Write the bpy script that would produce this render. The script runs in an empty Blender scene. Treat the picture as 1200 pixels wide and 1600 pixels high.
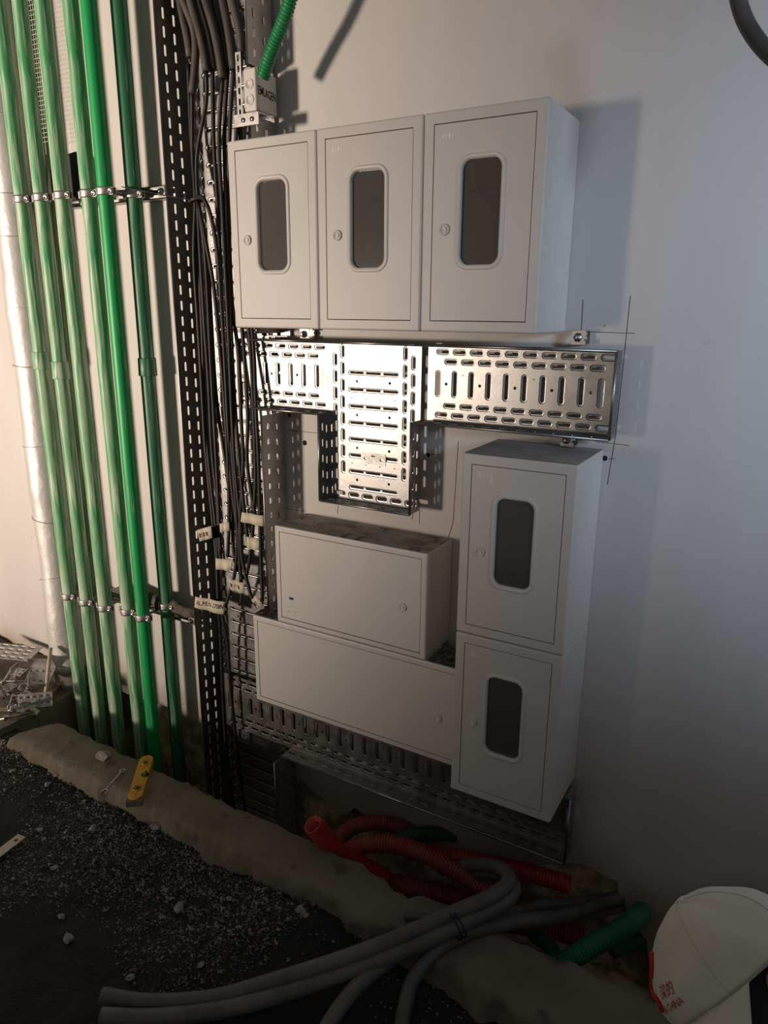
import bpy, bmesh, math, random
import numpy as np
from mathutils import Vector, Matrix, noise as mnoise
random.seed(7)
SC = bpy.context.scene
COL = SC.collection

# ------------------------------------------------------------------ camera
F_PX = 1127.19
CAM = np.array([0.5695, -1.9189, 0.0473]); YAW, PIT, ROL = 0.5257, -0.2704, 0.0076
def cam_basis():
    cy, sy = math.cos(YAW), math.sin(YAW)
    fwd = np.array([-sy*math.cos(PIT), cy*math.cos(PIT), math.sin(PIT)])
    r = np.array([cy, sy, 0.]); u = np.cross(r, fwd)
    c, s = math.cos(ROL), math.sin(ROL)
    return c*r+s*u, -s*r+c*u, fwd
CR, CU, CF = cam_basis()
cd = bpy.data.cameras.new('camera'); co = bpy.data.objects.new('camera', cd); COL.objects.link(co)
cd.sensor_fit = 'VERTICAL'; cd.sensor_height = 36; cd.lens = F_PX/1600*36; cd.clip_start = .02; cd.clip_end = 100
co.matrix_world = Matrix(((CR[0], CU[0], -CF[0], CAM[0]), (CR[1], CU[1], -CF[1], CAM[1]), (CR[2], CU[2], -CF[2], CAM[2]), (0, 0, 0, 1)))
SC.camera = co

# ------------------------------------------------------------------ world, lamps, exposure
w = bpy.data.worlds.new('world'); SC.world = w; w.use_nodes = True
w.node_tree.nodes['Background'].inputs[0].default_value = (1, .96, .93, 1)
w.node_tree.nodes['Background'].inputs[1].default_value = .125
def spot(name, loc, aim, energy, color, size, radius, blend):
    l = bpy.data.lights.new(name, 'SPOT'); l.energy = energy; l.color = color; l.spot_size = math.radians(size)
    l.spot_blend = blend; l.shadow_soft_size = radius
    o = bpy.data.objects.new(name, l); COL.objects.link(o); o.location = loc
    o.rotation_euler = (Vector(aim)-Vector(loc)).to_track_quat('-Z', 'Y').to_euler(); return o
spot('warm_work_lamp', (-5.0, -8.0, -.60), (-3.0, 0, .42), 5400, (1, .81, .66), 42, .48, 1)
spot('cool_daylight_lamp', (2.9, -2.0, .55), (1.22, 0, .22), 430, (.66, .79, 1), 48, .30, 1)
SC.view_settings.view_transform = 'Standard'; SC.view_settings.look = 'None'
SC.view_settings.exposure = -.22; SC.view_settings.gamma = 1; SC.view_settings.use_curve_mapping = False

# ------------------------------------------------------------------ helpers
def P(u, v, Y=None, Z=None, X=None):
    d = (u-600)/F_PX*CR - (v-800)/F_PX*CU + CF
    i, val = (0, X) if X is not None else (1, Y) if Y is not None else (2, Z)
    return Vector(CAM + (val-CAM[i])/d[i]*d)
def PD(u, v, dep): return Vector(CAM + dep*((u-600)/F_PX*CR - (v-800)/F_PX*CU + CF))
ORG = {}
def nm(o): return ORG.get(o.name, Vector((0, 0, 0)))
class MB:
    def __init__(s): s.v = []; s.f = []; s.sm = []
    def add(s, vs, fs, smooth=False):
        b = len(s.v); s.v += [tuple(x) for x in vs]; s.f += [tuple(i+b for i in f) for f in fs]; s.sm += [smooth]*len(fs)
    def box(s, x0, x1, y0, y1, z0, z1, M=None):
        vs = [(x, y, z) for z in (z0, z1) for y in (y0, y1) for x in (x0, x1)]
        if M: vs = [M @ Vector(a) for a in vs]
        s.add(vs, [(0, 2, 3, 1), (4, 5, 7, 6), (0, 1, 5, 4), (2, 6, 7, 3), (0, 4, 6, 2), (1, 3, 7, 5)])
    def quad(s, a, b, c, d): s.add([a, b, c, d], [(0, 1, 2, 3)])
    def cyl(s, a, b, r, n=16, r2=None, caps=True):
        a, b = Vector(a), Vector(b); r2 = r if r2 is None else r2
        q = (b-a).to_track_quat('Z', 'Y'); A = []
        for p, rr in ((a, r), (b, r2)):
            A += [p+q @ Vector((rr*math.cos(2*math.pi*i/n), rr*math.sin(2*math.pi*i/n), 0)) for i in range(n)]
        s.add(A, [(i, (i+1) % n, n+(i+1) % n, n+i) for i in range(n)], True)
        if caps: s.add(A, [tuple(range(n))[::-1], tuple(range(n, 2*n))])
    def lathe(s, a, axis, prof, n=20):
        a = Vector(a); q = Vector(axis).to_track_quat('Z', 'Y'); A = []
        for r, h in prof: A += [a+q @ Vector((r*math.cos(2*math.pi*i/n), r*math.sin(2*math.pi*i/n), h)) for i in range(n)]
        for k in range(len(prof)-1):
            s_ = k*n
            s.add([A[s_+i] for i in range(2*n)], [(i, (i+1) % n, n+(i+1) % n, n+i) for i in range(n)], True)
    def sweep(s, pts, rad, n=12, caps=True, step=None, close_ends=True):
        path = resample(pts, step) if step else [Vector(p) for p in pts]
        m = len(path); T = [(path[min(i+1, m-1)]-path[max(i-1, 0)]).normalized() for i in range(m)]
        up = Vector((0, 0, 1)) if abs(T[0].z) < .9 else Vector((1, 0, 0))
        nrm = (up-T[0]*up.dot(T[0])).normalized(); A = []; L = 0
        for i in range(m):
            if i:
                L += (path[i]-path[i-1]).length
                nrm = (nrm-T[i]*nrm.dot(T[i])).normalized()
            b = T[i].cross(nrm); r = rad(L) if callable(rad) else rad
            A += [path[i]+nrm*(r*math.cos(2*math.pi*k/n))+b*(r*math.sin(2*math.pi*k/n)) for k in range(n)]
        s.add(A, [(i*n+k, i*n+(k+1) % n, (i+1)*n+(k+1) % n, (i+1)*n+k) for i in range(m-1) for k in range(n)], True)
        if caps: s.add(A, [tuple(range(n))[::-1], tuple(range((m-1)*n, m*n))])
        return path
    def build(s, name, mat, parent=None, origin=None, bevel=None, solid=None):
        org = Vector(nm(parent)) if parent else Vector(origin if origin else (0, 0, 0))
        me = bpy.data.meshes.new(name); me.from_pydata([tuple(Vector(v)-org) for v in s.v], [], s.f)
        me.polygons.foreach_set('use_smooth', s.sm); me.update()
        o = bpy.data.objects.new(name, me); COL.objects.link(o); me.materials.append(mat)
        if parent: o.parent = parent
        else: o.location = org
        ORG[o.name] = org
        bm = bmesh.new(); bm.from_mesh(me); bmesh.ops.remove_doubles(bm, verts=bm.verts, dist=1e-5)
        bmesh.ops.recalc_face_normals(bm, faces=bm.faces) if bevel else None
        bm.to_mesh(me); bm.free()
        if bevel:
            b = o.modifiers.new('bevel', 'BEVEL'); b.width = bevel; b.segments = 3; b.limit_method = 'ANGLE'; b.angle_limit = .6
            me.polygons.foreach_set('use_smooth', [True]*len(me.polygons)); b.harden_normals = True
        if solid:
            b = o.modifiers.new('solid', 'SOLIDIFY'); b.thickness = solid; b.offset = 0
        return o
def resample(pts, step):
    pts = [Vector(p) for p in pts]; q = [2*pts[0]-pts[1]]+pts+[2*pts[-1]-pts[-2]]; out = []
    for i in range(1, len(q)-2):
        a, b, c, d = q[i-1:i+3]; n = max(1, int((c-b).length/step))
        for k in range(n):
            t = k/n
            out.append(.5*((2*b)+(c-a)*t+(2*a-5*b+4*c-d)*t*t+(3*b-a-3*c+d)*t**3))
    out.append(pts[-1]); return out
def tag(o, label, cat, group=None, kind=None):
    o['label'] = label; o['category'] = cat
    if group: o['group'] = group
    if kind: o['kind'] = kind
    return o
def thing(name, loc, label, cat, group=None):
    o = bpy.data.objects.new(name, None); COL.objects.link(o); o.location = loc; o.empty_display_size = .05
    ORG[o.name] = Vector(loc); return tag(o, label, cat, group)
def struct(o, label=None):
    o['kind'] = 'structure'
    if label: o['label'] = label
    return o

# ------------------------------------------------------------------ materials
MATS = {}
def pm(name, c1, c2=None, scale=8, rough=.6, rough2=None, metal=0, bump=0, bscale=60, stretch=(1, 1, 1), lo=.4, hi=.6, detail=6, spec=.5):
    m = bpy.data.materials.new(name); m.use_nodes = True; N = m.node_tree.nodes; L = m.node_tree.links
    b = N['Principled BSDF']; b.inputs['Metallic'].default_value = metal; b.inputs['Roughness'].default_value = rough
    b.inputs['Specular IOR Level'].default_value = spec
    tc = N.new('ShaderNodeTexCoord'); mp = N.new('ShaderNodeMapping'); mp.inputs['Scale'].default_value = stretch
    L.new(tc.outputs['Object'], mp.inputs['Vector'])
    if c2 is None: b.inputs['Base Color'].default_value = (*c1, 1)
    else:
        n = N.new('ShaderNodeTexNoise'); n.inputs['Scale'].default_value = scale; n.inputs['Detail'].default_value = detail; n.inputs['Roughness'].default_value = .65
        L.new(mp.outputs[0], n.inputs['Vector'])
        r = N.new('ShaderNodeValToRGB'); r.color_ramp.elements[0].position = lo; r.color_ramp.elements[1].position = hi
        r.color_ramp.elements[0].color = (*c1, 1); r.color_ramp.elements[1].color = (*c2, 1)
        L.new(n.outputs[0], r.inputs[0]); L.new(r.outputs[0], b.inputs['Base Color'])
        m['ramp'] = r.name
        if rough2 is not None:
            mr = N.new('ShaderNodeMapRange'); mr.inputs[1].default_value = lo; mr.inputs[2].default_value = hi; mr.inputs[3].default_value = rough; mr.inputs[4].default_value = rough2
            L.new(n.outputs[0], mr.inputs[0]); L.new(mr.outputs[0], b.inputs['Roughness'])
    if bump:
        n2 = N.new('ShaderNodeTexNoise'); n2.inputs['Scale'].default_value = bscale; n2.inputs['Detail'].default_value = 5
        L.new(mp.outputs[0], n2.inputs['Vector']); bp = N.new('ShaderNodeBump'); bp.inputs['Strength'].default_value = bump; bp.inputs['Distance'].default_value = .01
        L.new(n2.outputs[0], bp.inputs['Height']); L.new(bp.outputs[0], b.inputs['Normal'])
    MATS[name] = m; return m
def speckle(m, color, scale, lo, hi, stretch=None):
    """lay a second noise layer of another colour (dirt, dust, spots) over a material"""
    N = m.node_tree.nodes; L = m.node_tree.links; b = N['Principled BSDF']; tc = [n for n in N if n.type == 'TEX_COORD'][0]
    n = N.new('ShaderNodeTexNoise'); n.inputs['Scale'].default_value = scale; n.inputs['Detail'].default_value = 8; L.new(tc.outputs['Object'], n.inputs['Vector'])
    if stretch:
        mp = N.new('ShaderNodeMapping'); mp.inputs['Scale'].default_value = stretch; L.new(tc.outputs['Object'], mp.inputs['Vector']); L.new(mp.outputs[0], n.inputs['Vector'])
    mr = N.new('ShaderNodeMapRange'); mr.inputs[1].default_value = lo; mr.inputs[2].default_value = hi; L.new(n.outputs[0], mr.inputs[0])
    mx = N.new('ShaderNodeMix'); mx.data_type = 'RGBA'; mx.inputs[7].default_value = (*color, 1); L.new(mr.outputs[0], mx.inputs[0])
    inp = b.inputs['Base Color']
    if inp.links: L.new(inp.links[0].from_socket, mx.inputs[6])
    else: mx.inputs[6].default_value = inp.default_value
    L.new(mx.outputs[2], inp); return m

M_wall = pm('white_plaster', (.52, .495, .47), (.59, .565, .54), 2.2, .55, bump=.05, bscale=25, stretch=(1.5, 1, .35), lo=.3, hi=.7)
speckle(M_wall, (.25, .22, .2), 16, .735, .76)
def low_brown(m, color, z0, z1):
    """brown dust plus painted bounced-light brown on the foot of the wall, ragged by noise"""
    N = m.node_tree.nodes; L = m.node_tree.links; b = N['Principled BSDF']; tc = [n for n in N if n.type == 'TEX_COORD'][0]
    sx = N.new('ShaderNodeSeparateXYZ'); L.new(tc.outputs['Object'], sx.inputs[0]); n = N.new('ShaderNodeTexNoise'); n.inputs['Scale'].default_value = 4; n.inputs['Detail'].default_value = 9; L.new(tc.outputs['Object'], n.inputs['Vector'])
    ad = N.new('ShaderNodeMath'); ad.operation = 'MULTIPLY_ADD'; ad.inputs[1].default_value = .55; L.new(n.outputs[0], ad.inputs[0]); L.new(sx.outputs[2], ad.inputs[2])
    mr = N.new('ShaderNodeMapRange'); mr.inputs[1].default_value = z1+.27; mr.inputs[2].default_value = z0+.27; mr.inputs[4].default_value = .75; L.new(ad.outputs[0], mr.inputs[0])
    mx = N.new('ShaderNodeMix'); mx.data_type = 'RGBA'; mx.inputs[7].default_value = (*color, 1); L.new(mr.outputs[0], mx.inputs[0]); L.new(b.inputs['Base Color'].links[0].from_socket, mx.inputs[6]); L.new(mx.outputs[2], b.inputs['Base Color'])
low_brown(M_wall, (.30, .235, .17), -1.66, -1.42)  # dust and the brown of bounced light, both put into the plaster colour
M_under = pm('raw_masonry', (.26, .19, .12), (.70, .58, .41), 9, .9, bump=.9, bscale=30, lo=.42, hi=.62)
M_sand = pm('sandy_rubble', (.62, .50, .34), (.22, .15, .09), 11, .9, bump=.8, bscale=35, lo=.46, hi=.62)
M_conc = pm('dusty_concrete', (.135, .115, .083), (.215, .187, .142), 5, .92, bump=.35, bscale=160, lo=.3, hi=.7)
speckle(M_conc, (.08, .07, .058), 13, .60, .72)
M_floor = pm('black_bitumen', (.004, .004, .004), (.016, .015, .015), 5, .8, bump=.7, bscale=110, lo=.45, hi=.75)
M_gravel = pm('grey_gravel', (.05, .048, .045), (.34, .32, .30), 40, .95)
M_chip = pm('pale_chip', (.22, .20, .18), (.36, .33, .29), 30, .9, bump=.4, bscale=120)
M_cab = pm('grey_powder_coat', (.63, .605, .575), (.66, .635, .605), 3, .42, bump=.02, bscale=500)
M_white = pm('white_plastic', (.68, .655, .62), None, rough=.38)
M_dust = pm('dust_film', (.25, .205, .16), (.52, .47, .41), 9, .9, bump=.25, bscale=60, lo=.36, hi=.62, stretch=(1, 1.6, 1))
speckle(M_dust, (.16, .13, .10), 22, .58, .66)
M_dust2 = pm('grey_dust', (.34, .32, .30), (.44, .42, .40), 12, .8)
M_grit = pm('dark_grit', (.05, .042, .034), (.20, .17, .13), 60, .95, bump=.8, bscale=140)
M_zinc = pm('galvanised_steel', (.30, .297, .292), (.39, .386, .378), 14, .33, .42, 1, bump=.02, bscale=120, stretch=(1, 1, 1), lo=.35, hi=.65)
M_zinc2 = pm('dull_zinc', (.38, .37, .36), (.50, .49, .475), 25, .42, .55, 1)
M_dark = pm('black_recess', (.01, .01, .01), None, rough=.9)
M_black = pm('black_cable_jacket', (.009, .0075, .007), (.018, .015, .013), 20, .55)
M_thick = pm('dusty_black_cable', (.045, .038, .034), (.095, .08, .072), 16, .6, stretch=(3, 3, .5))
M_grey = pm('grey_conduit', (.075, .072, .067), (.155, .15, .138), 7, .55, lo=.35, hi=.7, bump=.05, bscale=60)
M_topc = pm('dark_grey_conduit', (.060, .056, .056), (.10, .092, .088), 12, .5)
M_red = pm('red_conduit', (.42, .018, .020), (.34, .035, .03), 8, .45)
M_redlow = pm('dusty_red_conduit', (.30, .022, .022), (.34, .09, .075), 9, .6)
M_gcor = pm('green_corrugated', (.012, .23, .075), (.022, .28, .095), 9, .45)
M_gmid = pm('aged_green_corrugated', (.012, .15, .062), (.03, .19, .085), 9, .6)
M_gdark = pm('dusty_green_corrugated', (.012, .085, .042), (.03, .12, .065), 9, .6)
def green(name, base, scuff, lo, hi): return pm(name, base, scuff, 16, .42, .7, stretch=(2.6, 2.6, .22), lo=lo, hi=hi, bump=.02, bscale=90, detail=9)
M_g1 = green('scuffed_green_pipe', (.060, .33, .125), (.40, .52, .36), .42, .68)
M_g2 = green('clean_green_pipe', (.010, .36, .095), (.16, .40, .19), .60, .80)
M_g3 = green('dull_green_pipe', (.022, .15, .068), (.16, .27, .17), .52, .76)  # darker green paints in the shade cast by the fifth pipe
M_g4 = green('dusty_olive_pipe', (.13, .20, .11), (.32, .34, .24), .38, .66)
for m_, c_, lo_, hi_ in ((M_g1, (.50, .58, .45), .50, .60), (M_g3, (.24, .34, .25), .56, .68), (M_g4, (.42, .42, .34), .5, .62), (M_g2, (.35, .50, .34), .62, .70)): speckle(m_, c_, 30, lo_, hi_, (3.2, 3.2, .16))
M_foil = pm('foil_wrap', (.72, .70, .69), (.60, .585, .57), 5, .34, .55, .35, bump=.5, bscale=16, stretch=(1, 1, .6))
M_foild = pm('dusty_pipe_foot', (.20, .18, .16), (.28, .25, .22), 7, .8)  # grey tone of the duct below its foil sleeve
M_paper = pm('masking_tape', (.60, .54, .42), (.68, .62, .50), 20, .8)
M_ink = pm('black_ink', (.012, .011, .011), None, rough=.7)
M_inkr = pm('brown_ink', (.16, .06, .035), None, rough=.8)
M_blue = pm('blue_print', (.02, .10, .34), None, rough=.5)
M_smear = pm('white_residue', (.80, .79, .78), None, rough=.7)
M_pencil = pm('pencil_mark', (.10, .095, .10), None, rough=.8)
M_yel = pm('yellow_plastic', (.62, .31, .010), (.55, .27, .012), 15, .45)
M_vial = pm('green_vial', (.06, .10, .03), None, rough=.15)
M_redm = pm('red_mark', (.45, .03, .02), None, rough=.5)
M_wood = pm('pale_wood', (.52, .43, .31), (.60, .51, .38), 9, .75, stretch=(1, 6, 6))
M_cloth = pm('cap_cotton', (.66, .62, .53), (.72, .68, .59), 10, .9, bump=.12, bscale=350)
M_capred = pm('red_print', (.46, .018, .022), None, rough=.8)
M_blackcl = pm('black_cloth', (.008, .008, .009), (.014, .014, .015), 12, .95, bump=.1, bscale=200)
M_hair = pm('black_hair', (.006, .005, .005), None, rough=.7)
M_skin = pm('skin', (.40, .33, .26), (.44, .36, .29), 12, .6)
M_mesh = pm('fibre_mesh', (.66, .62, .55), None, rough=.9)
M_bag = pm('black_plastic', (.012, .011, .011), (.03, .026, .024), 8, .55, bump=.2, bscale=20)
M_inside = pm('cabinet_inner', (.66, .64, .63), (.70, .68, .67), 4, .5)
def glass(name, tint):
    m = bpy.data.materials.new(name); m.use_nodes = True; N = m.node_tree.nodes; L = m.node_tree.links
    for n in list(N): N.remove(n)
    o = N.new('ShaderNodeOutputMaterial'); t = N.new('ShaderNodeBsdfTransparent'); t.inputs[0].default_value = (*tint, 1)
    g = N.new('ShaderNodeBsdfGlossy'); g.inputs['Roughness'].default_value = .12; g.inputs[0].default_value = (.8, .8, .8, 1)
    fr = N.new('ShaderNodeFresnel'); fr.inputs[0].default_value = 1.45
    df = N.new('ShaderNodeBsdfDiffuse'); df.inputs[0].default_value = (.30, .27, .26, 1); m1 = N.new('ShaderNodeMixShader'); m1.inputs[0].default_value = .19
    L.new(t.outputs[0], m1.inputs[1]); L.new(df.outputs[0], m1.inputs[2])
    mx = N.new('ShaderNodeMixShader'); L.new(fr.outputs[0], mx.inputs[0]); L.new(m1.outputs[0], mx.inputs[1]); L.new(g.outputs[0], mx.inputs[2]); L.new(mx.outputs[0], o.inputs[0])
    return m
M_glass = glass('smoked_pane', (.9, .88, .87))

# ------------------------------------------------------------------ perforated plate
def stadium(L, W, orient, k):
    r = W/2; h = max(0, (L-W)/2); out = []
    for q in range(4):
        for i in range(k):
            a = math.pi/2*(q+(i+.5)/k); x = r*math.cos(a)+(h if math.cos(a) > 0 else -h); y = r*math.sin(a)
            out.append((x, y))
    if orient == 'v': # keep quadrant order: mirror lengthwise axis
        out = []
        for q in range(4):
            for i in range(k):
                a = math.pi/2*(q+(i+.5)/k); out.append((r*math.cos(a), r*math.sin(a)+(h if math.sin(a) > 0 else -h)))
    return out
def rrect(w, h, r, k):
    out = []
    for q in range(4):
        for i in range(k):
            a = math.pi/2*(q+(i+.5)/k)
            out.append((r*math.cos(a)+(1 if math.cos(a) > 0 else -1)*(w/2-r), r*math.sin(a)+(1 if math.sin(a) > 0 else -1)*(h/2-r)))
    return out
def cell(mb, tr, u0, u1, v0, v1, cu, cv, loops, k):
    """rectangle u0..u1 x v0..v1 with an opening given as a list of (points, height) loops"""
    n = 4*k; first = loops[0][0]
    cor = [(u1, v1), (u0, v1), (u0, v0), (u1, v0)]
    vs = [tr(a, b, 0) for a, b in cor]; fs = []
    for pts, h in loops: vs += [tr(cu+x, cv+y, h) for x, y in pts]
    for q in range(4):
        for i in range(k-1): fs.append((q, 4+q*k+i, 4+q*k+i+1))
        nx = (q+1) % 4
        fs.append((q, 4+q*k+k-1, 4+nx*k, nx))
    mb.add(vs, [f[::-1] for f in fs])
    rings = []
    for l in range(len(loops)-1):
        b = l*n
        rings += [(b+i, b+(i+1) % n, b+n+(i+1) % n, b+n+i) for i in range(n)]
    mb.add(vs[4:], [f[::-1] for f in rings], False)
def slot_loops(L, W, o, k, rim=.0035, a=.0028, sink=-.0005):
    return [(stadium(L, W, o, k), 0), (stadium(L-.0030, W-.0030, o, k), -.0030), (stadium(L-.0092, W-.0092, o, k), -.0034), (stadium(L-.0098, W-.0098, o, k), -.0055)]
def plain_loops(L, W, o, k): return [(stadium(L, W, o, k), 0), (stadium(L-.0006, W-.0006, o, k), -.0018)]
def row(mb, tr, u0, u1, v0, v1, items, k=4):
    """items: sorted (centre_u, cell_half_width, kind, L, W, orient); gaps are plain sheet"""
    c = u0
    def plain(a, b):
        if b-a > 1e-5: mb.add([tr(a, v0, 0), tr(b, v0, 0), tr(b, v1, 0), tr(a, v1, 0)], [(0, 1, 2, 3)])
    for it in items:
        cu, hw, kind, L, W, o = it[:6]; cv = it[6] if len(it) > 6 else (v0+v1)/2
        if cu-hw < c-1e-6 or cu+hw > u1+1e-6: continue
        plain(c, cu-hw)
        loops = slot_loops(L, W, o, k) if kind == 'slot' else plain_loops(L, W, o, k)
        cell(mb, tr, cu-hw, cu+hw, v0, v1, cu, cv, loops, k)
        if kind == 'slot' and L > .09:          # long louvre slot: two cross bridges
            for f in (-.17, .17):
                b = cu+f*L if o == 'h' else cv+f*L; e = .004; h = W/2-.005
                if o == 'h': mb.add([tr(b-e, cv-h, -.0012), tr(b+e, cv-h, -.0012), tr(b+e, cv+h, -.0012), tr(b-e, cv+h, -.0012)], [(0, 1, 2, 3)])
        c = cu+hw
    plain(c, u1)
def many(u0, u1, pitch, phase, kind, L, W, o):
    n = int((u1-u0)/pitch)+2
    return [(u0+phase+i*pitch, min(pitch, 1)/2-.0005 if pitch < .08 else L/2+.006, kind, L, W, o) for i in range(n)]
def frame(O, U, V, N):
    O, U, V, N = Vector(O), Vector(U), Vector(V), Vector(N)
    return lambda a, b, h: O+U*a+V*b+N*h
def flange(mb, O, U, V, N, length, height, pitch=.05, cols=(.3, .7), L=.03, W=.009, stag=.008, lip=True):
    """side wall of a tray: slots lengthwise, u along the tray, v away from the base"""
    tr = frame(O, U, V, N); c = len(cols); edges = [0]+[height*(cols[i]+cols[i+1])/2 for i in range(c-1)]+[height]
    for i in range(c):
        its = [(pitch*.5+stag*i+j*pitch, pitch/2-.0005, 'hole', L, W, 'h', height*cols[i]) for j in range(int(length/pitch))]
        row(mb, tr, 0, length, edges[i], edges[i+1], its, 3)
def rimbar(mb, a, b, r=.0042):
    mb.cyl(a, b, r, 8)

# ------------------------------------------------------------------ setting: walls, trench, floor
ZC = -1.55; ZF = -1.605
mb = MB()
prof = [(-4.2, -1.53), (-2.78, -1.531), (-2.5, -1.55), (-2.2, -1.575), (-1.86, -1.60), (-1.6, -1.59), (-1.43, -1.612), (-1.3, -1.60), (-1.15, -1.63), (-1.0, -1.62), (-.93, -1.66), (-.86, -1.72), (-.80, -1.735), (-.76, -1.76), (-.70, -1.77), (-.66, -1.72),
        (-.55, -1.75), (-.45, -1.71), (-.3, -1.74), (-.15, -1.70), (0, -1.68), (.09, -1.63), (.164, -1.591), (.20, -1.592), (.245, -1.604), (.282, -1.607), (.286, -1.63), (.288, -1.645), (.30, -1.67), (.338, -1.703), (.345, -1.735), (.383, -1.775), (.40, -1.86), (.43, -1.95), (.6, -2.0), (3.2, -2.02)]
ys = (0, .03)
top = 2.2
A = []
for x, z in prof: A += [(x, 0, z), (x, .03, z), (x, 0, top), (x, .03, top)]
fs = []
for i in range(len(prof)-1):
    a = i*4; b = a+4
    fs += [(a, b, b+2, a+2), (a+1, a+3, b+3, b+1), (a, a+1, b+1, b)]
mb.add(A, fs)
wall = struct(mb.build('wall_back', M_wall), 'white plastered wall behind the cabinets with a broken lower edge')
# pencil setting-out lines and plug holes on the wall
def pencil(pts, w=.0016):
    m = MB(); q = [P(u, v, Y=-.0008) for u, v in pts]
    for a, b in zip(q, q[1:]):
        d = (b-a).normalized(); s = Vector((-d.z, 0, d.x))*w/2
        m.add([a-s, b-s, b+s, a+s], [(0, 1, 2, 3)])
    m.build('pencil_line', M_pencil, wall)
for l in ([(985, 462), (975, 560), (962, 680), (949, 757)], [(911, 468), (908, 522)], [(914, 518), (992, 521)], [(930, 690), (983, 696)], [(645, 783), (644, 812)], [(656, 783), (655, 818)], [(528, 790), (527, 803)],
          [(716, 690), (708, 815), (700, 842)], [(664, 708), (687, 711)], [(951, 718), (955, 716)], [(957, 718), (961, 716)], [(447, 672), (500, 677)], [(445, 795), (478, 799)]):
    pencil(l)
def plug(u, v, r, name='wall_plug'):
    m = MB(); c = P(u, v, Y=-.0005); m.lathe(c, (0, -1, 0), [(r*.8, 0), (r*.5, .001), (0, .001)], 14); o = m.build(name, M_dark, wall); return o
for u, v, r in [(476, 692, .011), (669, 711, .008), (945, 716, .009), (452, 649, .008)]: plug(u, v, r)

# rough masonry below the plaster and the dark cavity in it
def rough_grid(x0, x1, n, z0, z1, m_, fn):
    A = []; fs = []
    for j in range(m_+1):
        for i in range(n+1): A.append(fn(x0+(x1-x0)*i/n, z0+(z1-z0)*j/m_))
    for j in range(m_):
        for i in range(n): a = j*(n+1)+i; fs.append((a, a+1, a+n+2, a+n+1))
    return A, fs
def nz(x, y, z, s, a): return mnoise.fractal(Vector((x*s, y*s, z*s)), 1.0, 2.0, 4)*a
mb = MB()
def low(x, z):
    d = 0
    if -.02 < x < .36 and z > -1.80: d = .16*min(1, (x+.02)/.06, (.36-x)/.04, (z+1.80)/.05)
    return (x, .035+nz(x, 3.1, z, 5, .03)+d, z)
A, fs = rough_grid(-3.2, 1.6, 220, -2.15, -1.45, 40, low); mb.add(A, fs, True)
struct(mb.build('wall_lower', M_under), 'crumbling brown masonry exposed below the plaster')
mb = MB()
A, fs = rough_grid(-3.2, 1.6, 160, -.45, .25, 24, lambda x, y: (x, y, -1.97+nz(x, y, 7, 4, .05))); mb.add(A, fs, True)
struct(mb.build('floor_trench', M_sand), 'rubble bottom of the trench along the wall')

# black floor
mb = MB()
def fl(x, y):
    h = nz(x, y, 1.3, 3, .018)+nz(x, y, 9, 22, .006)
    return (x, y, ZF+h)
A, fs = rough_grid(-3.4, 1.9, 230, -2.9, -.42, 120, fl); mb.add(A, fs, True)
struct(mb.build('floor', M_floor), 'black bitumen floor strewn with grit')
# debris grains: nobody could count them
mb = MB()
for i in range(60000):
    near = i % 3 != 0
    x = random.uniform(-2.4, -.45) if near else random.uniform(-2.6, .9); y = random.uniform(-1.15, -.5) if near else random.uniform(-1.9, -.5)
    k = mnoise.noise(Vector((x*2.2, y*2.2, 5)))
    if random.random() > .80+1.0*k-2.2*max(0, -.62-y)-(.0 if near else .10)-max(0, (x+.9))*.35+(.12 if x < -1.2 else 0): continue
    s = random.uniform(.0012, .0040)*(2.2 if random.random() < .05 else 1); z = fl(x, y)[2]+s*.3
    a = random.random()*6.3
    q = [Vector((s*math.cos(a+t)*random.uniform(.7, 1.5), s*math.sin(a+t), random.uniform(-.3, .2)*s)) for t in (0, 2.1, 4.2)]+[Vector((0, 0, s*random.uniform(.5, 1)))]
    c = Vector((x, y, z)); mb.add([c+v for v in q], [(0, 1, 3), (1, 2, 3), (2, 0, 3)])
tag(mb.build('floor_grit', M_gravel), 'fine grey grit scattered over the black floor', 'grit', kind='stuff')

# concrete kerb between floor and trench
back = [P(u, v, Z=ZC) for u, v in [(90, 1125), (170, 1163), (280, 1218), (350, 1250), (430, 1283), (500, 1318), (560, 1345), (625, 1390), (640, 1400), (665, 1393), (700, 1412), (760, 1450), (820, 1468), (880, 1495), (1020, 1558)]]
front = [P(u, v, Z=ZC) for u, v in [(5, 1148), (60, 1176), (125, 1206), (233, 1262), (375, 1335), (500, 1392), (640, 1478), (760, 1555)]]
def interp(pl, x):
    if x <= pl[0].x: return pl[0].y
    for a, b in zip(pl, pl[1:]):
        if x <= b.x: return a.y+(b.y-a.y)*(x-a.x)/(b.x-a.x)
    return pl[-1].y
mb = MB(); xs = [-1.93+i*(1.05+1.93)/330 for i in range(331)]; A = []; cols = 17
for x in xs:
    yb = interp(back, x)+nz(x, 0, 2, 14, .012); yf = interp(front, x)+nz(x, 4, 2, 9, .016); e = max(0, (-1.80-x)/.13)
    yb -= .10*e*e
    sec = [(yb+.015, -2.1), (yb+.012, -1.75), (yb+.004, ZC-.05), (yb, ZC-.012), (yb-.012, ZC)]
    for t in (.15, .3, .45, .6, .75, .9): sec.append((yb+(yf-yb)*t, ZC+.004*math.sin(t*3)))
    sec += [(yf+.005, ZC-.003), (yf-.002, ZC-.016), (yf-.005, ZC-.030), (yf-.010, ZC-.045), (yf-.018, ZF-.02), (yf-.02, ZF-.3)]
    for k, (y, z) in enumerate(sec):
        a = .005 if 3 < k < 12 else .014
        A.append((x+nz(x, y, z, 30, .004), y+(nz(x, y, z+9, 18, .014) if k > 10 else 0), z-.02*e*e+nz(x, y, z, 12, a)))
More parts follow.
